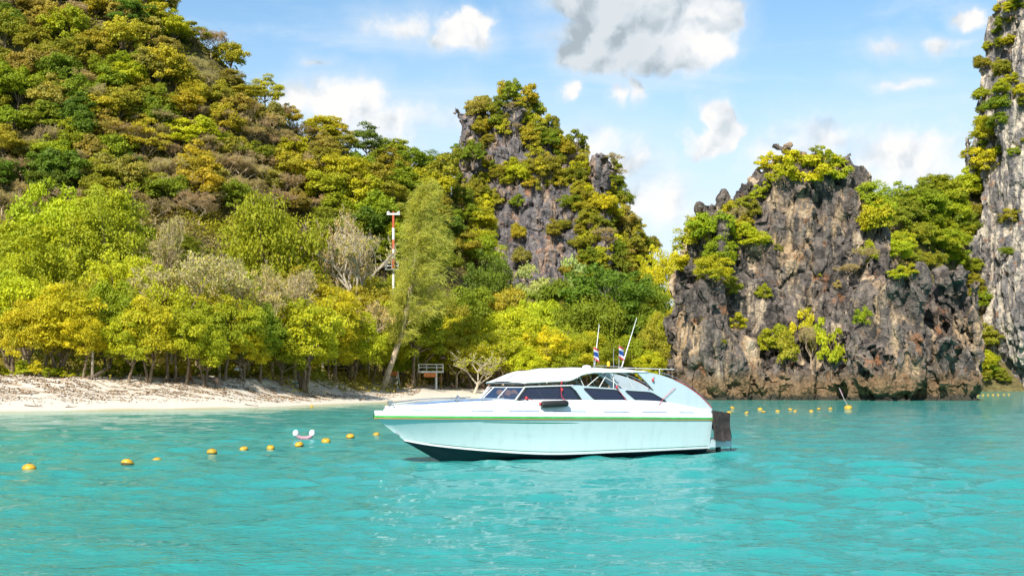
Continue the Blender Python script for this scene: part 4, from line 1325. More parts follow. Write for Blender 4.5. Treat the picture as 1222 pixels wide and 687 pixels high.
def glass_mat(name, col, mixf):
    m, nt, out = mat_new(name)
    t = nt.new('ShaderNodeBsdfTransparent'); t.inputs[0].default_value = (*col, 1)
    g = nt.new('ShaderNodeBsdfPrincipled'); g.inputs['Base Color'].default_value = (col[0] * .12, col[1] * .14, col[2] * .2, 1)
    g.inputs['Roughness'].default_value = 0.05; g.inputs['Specular IOR Level'].default_value = 0.9
    ms = nt.new('ShaderNodeMixShader'); ms.inputs[0].default_value = mixf
    nt.l.new(t.outputs[0], ms.inputs[1]); nt.l.new(g.outputs[0], ms.inputs[2]); nt.l.new(ms.outputs[0], out.inputs[0])
    return m
M_GLASS = glass_mat("smoked_acrylic", (0.30, 0.34, 0.50), .55)
M_GLASSW = glass_mat("blue_tinted_screen", (0.30, 0.55, 0.85), .45)
M_GLASSD = glass_mat("dark_tinted_window", (0.10, 0.13, 0.30), .8)

YAW = R(30)
boat = empty("speedboat", (5.9, 41.6, 0.0), math.pi + YAW)
tag(boat, "white and pale aqua cabin speedboat with green rub rail anchored off the beach", "boat")
LB = 11.42
def cr(xs, ys):                     # smooth curve through points
    xs = np.array(xs, float); ys = np.array(ys, float)
    m = np.gradient(ys, xs)
    def f(x):
        x = min(max(x, xs[0]), xs[-1]); i = min(int(np.searchsorted(xs, x, 'right')) - 1, len(xs) - 2); i = max(i, 0)
        h = xs[i + 1] - xs[i]; t = (x - xs[i]) / h
        return float((2*t**3 - 3*t*t + 1)*ys[i] + (t**3 - 2*t*t + t)*h*m[i] + (-2*t**3 + 3*t*t)*ys[i+1] + (t**3 - t*t)*h*m[i+1])
    return f
sheer_b = cr([0, 2, 4, 6, 7.5, 8.8, 9.8, 10.6, 11.1, 11.42], [1.34, 1.42, 1.46, 1.45, 1.36, 1.14, .84, .50, .24, .03])
sheer_z = cr([0, 4, 8, 11.42], [1.12, 1.20, 1.27, 1.315])
chine_b = cr([0, 2, 4, 6, 7.4, 8.4, 9.3, 10.0, 10.5], [1.16, 1.22, 1.25, 1.20, 1.03, .78, .48, .20, .012])
chine_z = cr([0, 3.5, 6.6, 7.8, 9.1, 9.9, 10.5], [.20, .17, .19, .28, .41, .52, .64])
keel_z = cr([0, 5, 7.5, 8.6, 9.3, 10.0, 10.5], [-.42, -.42, -.38, -.26, -.02, .34, .62])
NS = 44
def both(rows):                      # add the mirrored side
    return [[(x, -y, z) for x, y, z in r] for r in rows]
tt = [i / (NS - 1) for i in range(NS)]
tt = [1 - (1 - t) ** 1.25 for t in tt]
hull_t, hull_b, lip = [], [], []
for t in tt:
    xs_, xc = LB * t, 10.5 * t
    S = Vector((xs_, sheer_b(xs_), sheer_z(xs_))); C = Vector((xc, chine_b(xc), chine_z(xc))); K = Vector((xc, 0, keel_z(xc)))
    row = []
    for k in range(9):
        u = k / 8.0
        p = C.lerp(S, u)
        p.y += -0.025 * math.sin(u * math.pi) * (0.4 + 1.6 * t)         # flare towards the bow
        p.y = max(p.y, 0.004)
        row.append(tuple(p))
    hull_t.append(row)
    Ci = Vector((xc, max(chine_b(xc) - .045 * (1 - t ** 4), .006), chine_z(xc) - .035))
    hull_b.append([tuple(K.lerp(Ci, k / 5.0) + Vector((0, 0, -.02 * math.sin(k / 5.0 * math.pi)))) for k in range(6)])
    lip.append([tuple(Ci), tuple(C + Vector((0, .022, -.03))), tuple(C + Vector((0, .024, .02))), tuple(C)])
hm = MB().loft(hull_t).loft(both(hull_t)); 
tr = hull_t[0]; hm.add([p for p in tr] + [(x, -y, z) for x, y, z in tr], [(k, k + 1, 10 + k, 9 + k) for k in range(8)])
hull = hm.build("hull", M_HULL, boat, True)
MB().loft(lip).loft(both(lip)).build("spray_rail", M_WHITE, hull, True)
bm_ = MB().loft(hull_b).loft(both(hull_b)); tr = hull_b[0]
bm_.add([p for p in tr] + [(x, -y, z) for x, y, z in tr], [(k, k + 1, 7 + k, 6 + k) for k in range(5)])
bm_.build("bottom", M_BOTTOM, boat, True)
def sheer_strip(z0, z1, o0, o1, t0=0.0, t1=1.0, n=60):
    rows = []
    for i in range(n):
        x = LB * (t0 + (t1 - t0) * i / (n - 1)); y, z = sheer_b(x), sheer_z(x)
        rows.append([(x + (.02 if i == n - 1 else 0), max(y + o0, .0), z + z0), (x + (.03 if i == n - 1 else 0), y + max(o0, o1), z + z0 + .005), (x + (.03 if i == n - 1 else 0), y + o1, z + z1 - .005), (x, max(y - .03, 0), z + z1)])
    return rows
for nm, mt, z0, z1, o in (("rub_rail", M_GREEN, .0, .062, .022), ("pinstripe", M_OCHRE, -.040, -.008, .012)):
    st = sheer_strip(z0, z1, 0.0, o)
    MB().loft(st).loft(both(st)).build(nm, mt, boat, True)
# painted lines on the topsides, 2-3 mm proud
def side_line(x0, x1, u0, u1, side, n=26, taper=True):
    rows = []
    for i in range(n):
        t = (x0 + (x1 - x0) * i / (n - 1)) / LB
        xs_, xc = LB * t, 10.5 * t
        S = Vector((xs_, sheer_b(xs_), sheer_z(xs_))); C = Vector((xc, chine_b(xc), chine_z(xc)))
        w_ = math.sin(math.pi * i / (n - 1)) ** .5 if taper else 1
        um = (u0 + u1) / 2; hw = (u1 - u0) / 2 * max(w_, .05)
        r = []
        for u in (um - hw, um + hw):
            p = C.lerp(S, u); p.y += -0.025 * math.sin(u * math.pi) * (0.4 + 1.6 * t) + .004
            r.append((p.x, p.y * side, p.z))
        rows.append(r)
    return rows
for sd in (1, -1):
    MB().loft(side_line(5.3, 8.6, .862, .895, sd)).build("stripe", M_GREENLINE, hull)
    MB().loft(side_line(0.05, 10.6, .045, .062, sd, 60, False)).build("stripe", M_GREENLINE, hull)
# gunwale band and coaming stepping inwards
coam_z = cr([-.1, 1.6, 4.8, 7.9, 9.2, 11.2], [1.50, 1.70, 1.79, 1.80, 1.745, 1.585])
g_rows, c_rows, d_rows, b_rows = [], [], [], []
for i in range(70):
    x = LB * i / 69.0
    y, z = sheer_b(x), sheer_z(x)
    xi = min(x, LB - .02)
    g_rows.append([(x, max(y - .015, 0), z + .055), (x, max(y - .03, 0), z + .17), (x - .01, max(y - .05, 0), z + .195), (x - .03, max(y - .14, 0), z + .20)])
    if x < 11.2:
        yi = max(sheer_b(x) - .13, .0); zt = max(coam_z(x), z + .21); yt = max(yi - .10 - .10 * (zt - z), .0)
        bow = max(0, (x - 10.9)) * 0
        c_rows.append([(x, yi, z + .199), (x, max(yi - .012, 0), z + .24), (x, max(yt + .03, 0), zt - .03), (x, max(yt + .012, 0), zt - .006), (x, yt, zt)])
        b_rows.append([(x, max(yi + .004, 0), z + .205), (x, max(yi - .006, 0) + .004, z + .228)])
        if x > 7.2:
            d_rows.append([(x, yt * (1 - k / 4.0), zt + .05 * math.sin(k / 4.0 * math.pi / 2)) for k in range(5)])
MB().loft(g_rows).loft(both(g_rows)).build("gunwale", M_WHITE, boat, True)
cm_ = MB().loft(c_rows).loft(both(c_rows))
lr = c_rows[-1]; cm_.add([p for p in lr] + [(x, -y, z) for x, y, z in lr], [(k, k + 1, 6 + k, 5 + k) for k in range(4)])
coaming = cm_.build("coaming", M_WHITE, boat, True)
dk = MB().loft(d_rows).loft(both(d_rows))
dk.add([(x, y, z) for x, y, z in d_rows[0]] + [(x, -y, z) for x, y, z in d_rows[0]] + [(d_rows[0][0][0], d_rows[0][0][1], 1.0), (d_rows[0][0][0], -d_rows[0][0][1], 1.0)], [(0, 1, 2, 3, 4, 8, 7, 6, 5, 11, 10)])
dk.build("foredeck", M_WHITE, boat, True)
k0 = 0
for (i0, i1) in [(4, 9), (11, 18), (20, 27), (30, 38), (40, 47), (49, 54), (57, 64)]:      # broken blue line along the step
    MB().loft(b_rows[i0:i1]).build("stripe", M_BLUE, coaming)
    MB().loft(both(b_rows[i0:i1])).build("stripe", M_BLUE, coaming)
# cockpit sole, inner sides, engine box, transom cap
MB().box((.15, -1.12, .52), (7.25, 1.12, .58)).build("cockpit_sole", M_DECKIN, boat)
for sd in (1, -1):
    MB().loft([[(x, sd * (max(sheer_b(x) - .40, .3)), .55), (x, sd * (max(sheer_b(x) - .36, .3)), coam_z(x) - .02)] for x in np.linspace(.1, 7.3, 20)]).build("inner_side", M_DECKIN, boat, True)
MB().box((-.02, -1.24, 1.0), (.16, 1.24, 1.46)).build("transom_cap", M_WHITE, boat)
MB().box((-.95, -1.16, .20), (.03, 1.16, .46)).build("swim_platform", M_PALE, boat)
for y in (-.75, 0, .75):            # three outboard motors behind the transom
    e = MB().loft([[(-.75 + dx * s, y + dy * s, z) for dx, dy in ((-.26, -.14), (.20, -.19), (.26, 0), (.20, .19), (-.26, .14), (-.32, 0))] for z, s in ((.72, .7), (.85, 1.0), (1.12, 1.0), (1.24, .8))], True, True).build("outboard_cowl", M_RUBBER, boat, True)
    MB().tube([(-.72, y, .75), (-.70, y, -.5)], .09, 8).build("outboard_leg", M_RUBBER, boat, True)

# cabin sides with openings
def rnd_poly(pts, r=.07, n=4):
    out = []
    m = len(pts)
    for i in range(m):
        p0, p1, p2 = Vector(pts[i - 1]), Vector(pts[i]), Vector(pts[(i + 1) % m])
        a = p1 + (p0 - p1).normalized() * min(r, (p0 - p1).length * .4); b = p1 + (p2 - p1).normalized() * min(r, (p2 - p1).length * .4)
        for k in range(n + 1):
            t = k / n
            out.append(tuple((a * (1 - t) ** 2 + p1 * 2 * t * (1 - t) + b * t * t)[:2]))
    return out
W2 = rnd_poly([(4.98, 2.165), (3.66, 2.105), (3.24, 1.745), (4.52, 1.775)], .15)
W3 = rnd_poly([(3.42, 2.085), (2.34, 2.025), (1.66, 1.69), (2.92, 1.735)], .15)
fair = cr([-.16, .3, .86, 1.4, 1.99, 2.5, 2.92], [1.44, 1.83, 2.17, 2.40, 2.57, 2.65, 2.69])
out_l = [(5.42, 2.235), (5.15, 2.245), (4.4, 2.185), (3.3, 2.12), (2.22, 2.06), (2.55, 2.36), (2.95, 2.69)]
out_l += [(x, fair(x)) for x in np.linspace(2.9, -.14, 14)]
out_l += [(-.14, 1.40)] + [(x, coam_z(x) - .11) for x in np.linspace(.3, 4.7, 10)] + [(4.92, 1.74), (5.02, 1.86), (5.18, 2.06), (5.32, 2.17)]
YC = 1.14
for sd in (1, -1):
    side = MB().panel(out_l, [W2, W3], sd * YC, sd * .05).build("cabin_side", M_PALE, boat)
    for Wp in (W2, W3):
        cx, cz = sum(p[0] for p in Wp) / len(Wp), sum(p[1] for p in Wp) / len(Wp)
        win = MB().panel(Wp, [[(cx + (x - cx) * .955, cz + (z - cz) * .90) for x, z in Wp]], sd * (YC + .012), sd * .075).build("window", M_SEAL, side)
        MB().panel([(cx + (x - cx) * .955, cz + (z - cz) * .90) for x, z in Wp], [], sd * (YC - .01), sd * .012).build("pane", M_GLASSD, side)
    # wrap-round side screen ahead of the cabin side
    W1 = rnd_poly([(6.95, 2.18), (5.36, 2.185), (5.02, 1.785), (7.30, 1.79)], .10)
    scr = MB().panel(W1, [], sd * 1.12, sd * .015).build("side_screen", M_GLASS, boat)
    MB().tube([(x, sd * 1.125, z) for x, z in W1 + W1[:1]], .018, 5).build("screen_frame", M_SEAL, scr)
    MB().tube([(x, sd * 1.13, z) for x, z in [(7.36, 1.79), (7.02, 2.19), (6.2, 2.215), (5.3, 2.235)]], .022, 6).build("screen_rail", M_ALU, boat)
# front screen: three panes, the outer two swept back
fs = [((7.32, 1.10), (6.98, 1.07)), ((7.62, .45), (7.22, .42)), ((7.62, -.45), (7.22, -.42)), ((7.32, -1.10), (6.98, -1.07))]
for i in range(3):
    (b0, t0), (b1, t1) = fs[i], fs[i + 1]
    z0 = coam_z(7.5) + .0
    pane = MB().loft([[(b0[0], b0[1], z0), (t0[0], t0[1], 2.17)], [(b1[0], b1[1], z0 + .0), (t1[0], t1[1], 2.17)]]).build("windscreen_pane", M_GLASSW, boat)
    MB().tube([(b0[0], b0[1], z0), (t0[0], t0[1], 2.18), (t1[0], t1[1], 2.18), (b1[0], b1[1], z0)], .016, 5).build("frame", M_ALU, pane)
# canvas canopy stretched over bows
can = []
ctop = cr([2.45, 3.2, 4.2, 5.2, 6.0, 6.6, 7.05], [2.715, 2.745, 2.765, 2.755, 2.70, 2.60, 2.36])
for i in range(30):
    x = 2.45 + (7.05 - 2.45) * i / 29
    zt = ctop(x)
    low = float(np.interp(x, [2.45, 4.55, 4.95, 5.4, 7.05], [2.66, 2.64, 2.58, 2.385, 2.315]))
    sag = .012 * math.sin(x * 7.0)
    can.append([(x + (.10 * (1 - (k / 6.0) ** 2) if i > 24 else 0) * ((i - 24) / 5.0 if i > 24 else 0), y, z) for k, (y, z) in enumerate([(0, zt + .03 + sag), (.35, zt + .022 + sag), (.7, zt + (low - zt) * .10 + sag), (.95, zt + (low - zt) * .30), (1.09, zt + (low - zt) * .62), (1.16, low), (1.15, low - .03)])])
cpy = MB().loft(can).loft(both(can)).build("canopy", M_CANVAS, boat, True)
sol = cpy.modifiers.new("thickness", 'SOLIDIFY'); sol.thickness = .018; sol.offset = -1
MB().tube([(can[-1][k][0], can[-1][k][1], can[-1][k][2] - .01) for k in range(6)] + [(can[-1][k][0], -can[-1][k][1], can[-1][k][2] - .01) for k in range(5, -1, -1)], .02, 5).build("front_bow", M_ALU, cpy, True)
for xb in (6.3, 5.3, 4.2, 3.1):      # bows and posts
    i = int((xb - 2.45) / 4.6 * 29)
    r = can[i]
    MB().tube([(p[0], p[1], p[2] - .035) for p in r[5::-1]] + [(p[0], -p[1], p[2] - .035) for p in r[1:6]], .016, 5).build("bow_tube", M_ALU, cpy, True)
for sd in (1, -1):
    for (xa, za, xb, zb) in [(6.4, 2.2, 6.55, 2.36), (4.85, 2.2, 5.05, 2.56), (4.3, 2.15, 3.95, 2.64), (3.5, 2.1, 3.95, 2.64), (3.75, 2.1, 3.72, 2.66), (2.95, 2.08, 3.3, 2.66), (4.75, 2.2, 4.15, 2.62), (3.2, 2.09, 4.2, 2.55)]:
        MB().tube([(xa, sd * 1.06, za), (xb, sd * 1.05, zb)], .014, 5).build("post", M_ALU, boat)
    MB().tube([(2.95, sd * 1.10, 2.69), (5.05, sd * 1.10, 2.60)], .022, 6).build("roof_rail", M_ALU, boat)
    # handrail following the curved quarter
    MB().tube([(x, sd * 1.12, fair(x) + .045 + .05 * math.sin((x + .2) / 3.0 * math.pi)) for x in np.linspace(2.0, -.12, 14)], .014, 5).build("quarter_rail", M_STEEL, boat, True)
    MB().tube([(x, sd * 1.15, fair(x) + .012) for x in np.linspace(1.4, -.12, 10)], .012, 5).build("red_piping", M_RED, boat, True)
MB().tube([(3.0, .25, 2.80), (.75, .25, 2.755)], .016, 5).build("boat_pole", M_ALU, boat)
MB().tube([(1.35, .25, 2.755), (1.35, .25, 2.46)], .012, 5).build("pole_stay", M_ALU, boat)
# antennas, pennant staffs, lamp on the roof
for (xa, ya, za, xb, zb) in [(3.97, .3, 2.76, 3.77, 4.18), (2.93, .3, 2.74, 2.30, 4.43)]:
    MB().tube([(xa, ya, za), ((xa + xb) / 2, ya, (za + zb) / 2), (xb, ya, zb)], [.022, .016, .009], 6).build("antenna", M_ALU, boat, True)
MB().tube([(4.05, .35, 2.80), (3.9, .35, 2.86), (2.95, .35, 2.84), (2.85, .35, 2.78)], .014, 5).build("roof_rack", M_STEEL, boat, True)
MB().lathe([(.05, 0), (.055, .1), (.03, .16), (.0, .17)], (3.45, .35, 2.84), 10).build("roof_lamp", M_YEL, boat, True)
MB().lathe([(.14, 0), (.15, .05), (.10, .10), (.0, .11)], (4.25, .3, 2.77), 14).build("radar_dome", M_WHITE, boat, True)
def flag(x, z, y, mast_h):
    st = MB().tube([(x, y, z), (x - .03, y, z + mast_h)], .010, 5).build("flag_staff", M_STEEL, boat)
    bands = [(0, 1/6., (0.55, .05, .07)), (1/6., 2/6., (.78, .78, .78)), (2/6., 4/6., (.02, .08, .42)), (4/6., 5/6., (.78, .78, .78)), (5/6., 1, (.55, .05, .07))]
    W_, H_ = .40, .38
    for a, b, c in bands:
        rows = []
        for k in range(9):
            u = k / 8.0
            q = []
            for v in (a, b):
                q.append((x + .01 - u * W_ * .62 + .05 * math.sin(u * 7), y + .05 * math.sin(u * 5 + v * 2), z + mast_h - .02 - v * H_ - u * u * .16))
            rows.append(q)
        m = bpy.data.materials.get("flag_%.2f_%.2f" % (c[0], c[2])) or pbr("flag_%.2f_%.2f" % (c[0], c[2]), c, .8)
        MB().loft(rows).build("flag_band", m, st, True)
flag(4.02, 2.80, .35, .66)
flag(3.05, 2.80, .35, .72)
MB().tube([(3.25, .35, 2.80), (3.25, .35, 3.42)], .010, 5).build("light_staff", M_STEEL, boat)
# fender hanging from the side, lashings
MB().tube([(6.60, 1.40, 1.66), (6.54, 1.41, 1.67), (5.75, 1.41, 1.69), (5.69, 1.40, 1.69)], [.075, .105, .105, .08], 12).build("fender", M_RUBBER, boat, True)
for pts in ([(6.58, 1.38, 1.70), (6.75, 1.30, 1.76), (7.0, 1.18, 1.86), (7.05, 1.14, 1.84)], [(5.76, 1.40, 1.78), (5.74, 1.17, 1.9), (5.75, 1.15, 2.12), (5.72, 1.12, 2.33)], [(3.72, 1.17, 2.20), (3.60, 1.185, 2.05), (3.35, 1.19, 1.78), (3.2, 1.22, 1.62)], [(1.4, 1.175, 2.16), (1.9, 1.18, 1.80), (2.1, 1.22, 1.60)], [(2.22, 1.16, 2.50), (2.30, 1.17, 2.44), (2.26, 1.18, 2.40)]):
    MB().tube(pts, .008, 5).build("red_rope", M_RED, boat, True)
for p in ((6.99, 1.17, 1.86), (5.72, 1.16, 2.1), (5.72, 1.13, 2.34), (3.70, 1.18, 2.18), (2.3, 1.18, 2.40), (6.63, 1.38, 1.68)):
    MB().lathe([(.015, -.05), (.035, -.03), (.038, .03), (.015, .05)], p, 8).build("rope_knot", M_RED, boat, True)
# rubber mats hung at the stern quarter
def mat_plate(x0, x1, y, zt, zb, sk):
    rows = []
    for i in range(7):
        u = i / 6.0
        rows.append([(x0 + (x1 - x0) * k / 3.0 - sk * u, y + .03 * math.sin(u * 4 + k) , zt + (zb - zt) * u - .02 * k) for k in range(4)])
    return rows
for a in ((.06, -.34, 1.42, 1.42, .44, .12), (-.20, -.72, 1.36, 1.38, .46, .02)):
    o = MB().loft(mat_plate(*a)).build("stern_mat", M_MAT, boat)
    s_ = o.modifiers.new("thickness", 'SOLIDIFY'); s_.thickness = .07
MB().tube([(-.80, 1.2, .95), (-.95, 1.15, .5), (-.98, 1.08, .30), (-.97, 1.08, -.1)], .012, 5).build("mooring_line", M_RUBBER, boat, True)
# pulpit rail and fittings on the foredeck
for sd in (1, -1):
    MB().tube([(10.95, sd * .16, 1.70), (10.6, sd * .30, 1.745), (9.8, sd * .60, 1.81), (9.15, sd * .80, 1.835), (8.6, sd * .95, 1.84), (7.7, sd * 1.06, 1.86)], .016, 6).build("deck_rail", M_STEEL, boat, True)
    for x, y in ((10.9, .18), (10.0, .52), (9.15, .80), (8.4, .98)):
        MB().tube([(x, sd * y, coam_z(x) - .02), (x, sd * y, coam_z(x) + .10)], .013, 5).build("stanchion", M_STEEL, boat)
    MB().loft([[(x, sd * (max(sheer_b(x) - .36, .02)), coam_z(x) + .015), (x, sd * (max(sheer_b(x) - .5, .01)), coam_z(x) + .05)] for x in np.linspace(8.0, 10.6, 12)]).build("deck_pad", M_BLUE, boat)
MB().box((10.86, -.05, 1.63), (11.0, .05, 1.80)).build("bow_cleat", M_STEEL, boat)
MB().tube([(9.15, .70, 1.80), (9.05, .66, 1.93), (8.95, .6, 1.86)], .03, 6).build("deck_cleat", M_STEEL, boat, True)
MB().tube([(10.78, .06, .86), (10.72, .10, .80), (10.66, .09, .76)], .02, 5).build("tow_eye", M_STEEL, boat, True)
for x in (3.05, 3.15):
    MB().lathe([(.03, 0), (.03, .02), (0, .025)], (x + 1.4, 1.262, .02), 8).build("drain_fitting", M_STEEL, boat)
# seats and gear seen through the glass
for (x, y) in ((6.0, .55), (6.0, -.55)):
    s_ = MB().box((x - .25, y - .28, .95), (x + .25, y + .28, 1.12)).box((x - .33, y - .28, 1.05), (x - .22, y + .28, 1.95)).build("helm_seat", M_SEAT, boat)
    MB().box((x - .06, y - .06, .58), (x + .06, y + .06, .95)).build("pedestal", M_STEEL, s_)
MB().box((6.75, -.95, .58), (7.15, .95, 1.76)).build("dashboard", M_SEAT, boat)
for y in (-.85, .85):
    MB().box((.6, y - .22, .58), (5.4, y + .22, 1.0)).box((.6, y + (.16 if y > 0 else -.22), 1.0), (5.4, y + (.22 if y > 0 else -.16), 1.45)).build("bench", M_SEAT, boat)
for i, (x, y) in enumerate(((6.9, .3), (6.88, -.1), (6.9, -.6), (5.0, -.6), (6.3, -.9))):
    MB().loft([[(x + .10 * math.cos(a) * s, y + .20 * math.sin(a) * s, z) for a in np.linspace(0, 6.28, 9)[:-1]] for z, s in ((1.78, .8), (1.86, 1.1), (2.0, 1.0), (2.10, .6))], True, True).build("life_vest", M_VEST, boat, True)
MB().lathe([(.02, 0), (.02, .02), (0, .02)], (6.6, .5, 1.8), 8).build("throttle", M_STEEL, boat)
MB().box((4.6, -.9, 2.14), (3.9, -.7, 2.28)).build("storage_bag", M_BLUE, boat)
# ================================================================== things on the water
M_BUOY = pbr("weathered_yellow_plastic", (0.62, 0.36, 0.02), 0.5, vary=.35, vscale=6)
M_BUOYD = pbr("algae_stained_band", (0.14, 0.10, 0.03), 0.8, vary=.4, vscale=9)
M_FLOATW = pbr("white_foam", (0.75, 0.74, 0.72), 0.6, vary=.15)
M_MAUVE = pbr("faded_mauve_cloth", (0.42, 0.24, 0.28), 0.8)
M_ROPEG = pbr("grey_rope", (0.30, 0.29, 0.26), 0.9)
rb = random.Random(3)
buoy_body = MB().lathe([(.0, -.17), (.09, -.155), (.15, -.10), (.178, -.02), (.178, .04), (.15, .11), (.09, .155), (.03, .17), (0, .172)], n=16).mesh("buoy_body", True); buoy_body.materials.append(M_BUOY)
buoy_band = MB().lathe([(.12, -.135), (.158, -.095), (.182, -.035), (.183, -.02), (.176, -.02)], n=16).mesh("buoy_band", True); buoy_band.materials.append(M_BUOYD)
buoy_eye = MB().tube([(-.03, 0, .165), (-.02, 0, .20), (.02, 0, .20), (.03, 0, .165)], .012, 5).mesh("buoy_eye", True); buoy_eye.materials.append(M_BUOYD)
def buoy(px, py, dia, label, group, flatn=.78):
    Yd = F_PX * CAM_H / (py + 1.5 - HOR)
    for _ in range(3):
        rpx = dia / 2 * flatn / Yd * F_PX
        Yd = F_PX * CAM_H / (py + rpx * .55 - HOR)
    r = empty("buoy", ((px - 611) / F_PX * Yd, Yd, .03 * dia / .36), rb.uniform(0, 6.28))
    s = dia / .36
    r.scale = (s, s, s * flatn); r.rotation_euler = (rb.uniform(-.25, .25), rb.uniform(-.25, .25), rb.uniform(0, 6.28))
    for nm, me in (("float_body", buoy_body), ("stained_band", buoy_band), ("lifting_eye", buoy_eye)):
        o = bpy.data.objects.new(nm, me); COL.objects.link(o); o.parent = r
    tag(r, label, "buoy", group)
    return r
NUMS = ["first", "second", "third", "fourth", "fifth", "sixth", "seventh", "eighth", "ninth", "tenth", "eleventh", "twelfth"]
for i, (px, py, d) in enumerate([(35, 557, .38), (152, 551, .36), (187, 548.5, .30), (253, 538, .34), (291, 534.8, .30), (323, 533, .28), (357, 529.2, .32), (389, 525, .36), (418, 519.5, .36), (449, 517.5, .30)]):
    buoy(px, py, d, "yellow buoy left of the speedboat, %s of the line counting from the left" % NUMS[i], "yellow buoys left of the boat")
for i, (px, py, d) in enumerate([(463, 483, .4), (372, 484, .35)]):
    buoy(px, py, d, ["small yellow buoy close to the sand behind the boat's bow", "small yellow buoy by the sand below the wooden hut"][i], "buoys close to the sand")
for i, (px, py, d) in enumerate([(870, 491.5, .5), (874, 486, .55), (891, 492, .45), (907, 487.5, .6), (911, 491, .45), (928, 490, .5), (943, 488, .5), (949, 490, .4), (968, 490, .5), (977, 487.5, .5), (991, 487, .5)]):
    buoy(px, py, d * .72, "yellow buoy between boat stern and rock stack, %s counting from the left" % NUMS[i], "yellow buoys below the rock stack")
big = buoy(1012, 485.5, .7, "largest yellow buoy with a leaning pole under the rock stack", "yellow buoys below the rock stack", .8)
MB().tube([(0, 0, .15), (-.14, .04, .55), (-.30, .06, 1.2)], .018, 6).build("pole", M_ROPEG, big)
MB().tube([(-.18, .045, .72), (-.285, .06, 1.15)], .026, 6).build("pole_sleeve", M_MAUVE, big)
for i, px in enumerate((1167, 1173, 1179, 1185, 1191, 1198, 1204)):
    buoy(px, 471 - i * .1, .45, "tiny pale buoy in front of the right cliff, %s counting from the left" % NUMS[i], "far buoys by the right cliff")
# foam float adrift beside the line
Yf_ = F_PX * CAM_H / (525 - HOR)
fl = empty("inflatable_float", ((363 - 611) / F_PX * Yf_, Yf_, 0.02), .2)
tag(fl, "small white and mauve curved float drifting beside the buoy line", "float")
MB().tube([(-.33, 0, .30), (-.30, 0, .16), (-.12, 0, .07), (.12, 0, .06), (.28, 0, .14), (.34, 0, .28)], [.05, .075, .085, .085, .08, .05], 10).build("cushion", M_MAUVE, fl, True)
for x in (-.33, .32):
    MB().lathe([(.02, -.14), (.10, -.10), (.13, 0), (.09, .10), (0, .14)], (x, 0, .27), 10).build("end_pad", M_FLOATW, fl, True)

# ================================================================== the red and white mast
M_MRED = pbr("faded_red_paint", (0.55, 0.10, 0.04), 0.6, vary=.25)
M_MWHT = pbr("white_mast_paint", (0.74, 0.72, 0.68), 0.6, vary=.15)
Ym = 180.0
mx = (469.5 - 611) / F_PX * Ym
gz = ground_z(mx, Ym)
mast = empty("signal_mast", (mx, Ym, gz))
tag(mast, "red and white banded signal mast with crossarm standing above the trees", "mast")
def mz(py): return zs_at(Ym, py) - gz
MB().tube([(0, 0, -.5), (0, 0, mz(320))], .18, 8).build("mast_base", M_MWHT, mast, True)
for k, (a, b) in enumerate([(320, 309), (309, 297.5), (297.5, 286), (286, 272), (272, 257)]):
    MB().tube([(0, 0, mz(a)), (0, 0, mz(b))], .23 - .012 * k, 10).build("mast_band", M_MRED if k % 2 == 0 else M_MWHT, mast, True)
arm = MB().box((-.95, -.12, mz(256.5)), (.95, .12, mz(256.5) + .26)).build("crossarm", M_MWHT, mast)
for x in (-.75, .75):
    MB().lathe([(.22, 0), (.26, .12), (.10, .26), (0, .27)], (x, 0, mz(256.5) + .262), 10).build("lamp", M_MWHT, arm, True)
MB().tube([(0, 0, mz(257)), (0, 0, mz(252))], .10, 6).build("spike", M_MRED, mast)
cage = MB()
zc_ = mz(321.5)
cage.box((-1.15, -.8, zc_ - .10), (.75, .8, zc_))
for x in (-1.1, -.2, .7):
    for y in (-.75, .75): cage.tube([(x, y, zc_), (x, y, zc_ + 1.15)], .05, 5)
for z in (.6, 1.15):
    for y in (-.75, .75): cage.tube([(-1.1, y, zc_ + z), (.7, y, zc_ + z)], .04, 5)
    for x in (-1.1, .7): cage.tube([(x, -.75, zc_ + z), (x, .75, zc_ + z)], .04, 5)
cage.tube([(-1.5, -.7, zc_ + 1.25), (.2, -.7, zc_ + 1.45)], .05, 5)
cage.build("platform_cage", M_STEEL, mast)

# ================================================================== beach furniture
M_OCHWOOD = pbr("ochre_timber", (0.40, 0.24, 0.05), 0.75, vary=.35, vscale=4)
M_DARKWOOD = pbr("dark_timber", (0.07, 0.05, 0.035), 0.85, vary=.4, vscale=4)
M_WHTWOOD = pbr("white_painted_timber", (0.70, 0.68, 0.64), 0.7, vary=.2, vscale=3)
M_ORANGE = pbr("orange_board", (0.70, 0.22, 0.05), 0.7, vary=.2)
M_THATCH = pbr("grey_thatch", (0.17, 0.13, 0.09), 0.95, bump=(14, .8, .05), vary=.45, vscale=5)
M_DRIFT = bark_material("driftwood", (0.16, 0.12, 0.085), (0.40, 0.33, 0.25))
M_DRIFTD = bark_material("dark_driftwood", (0.07, 0.05, 0.035), (0.20, 0.15, 0.10))
M_BLUEP = pbr("blue_plastic", (0.03, 0.14, 0.50), 0.4)
M_TEAL = pbr("teal_towel", (0.03, 0.28, 0.36), 0.9)
def spot(px, py):
    h = hit(px, py, "terrain")
    return h[0] if h else Vector(at_ground(px, 150))
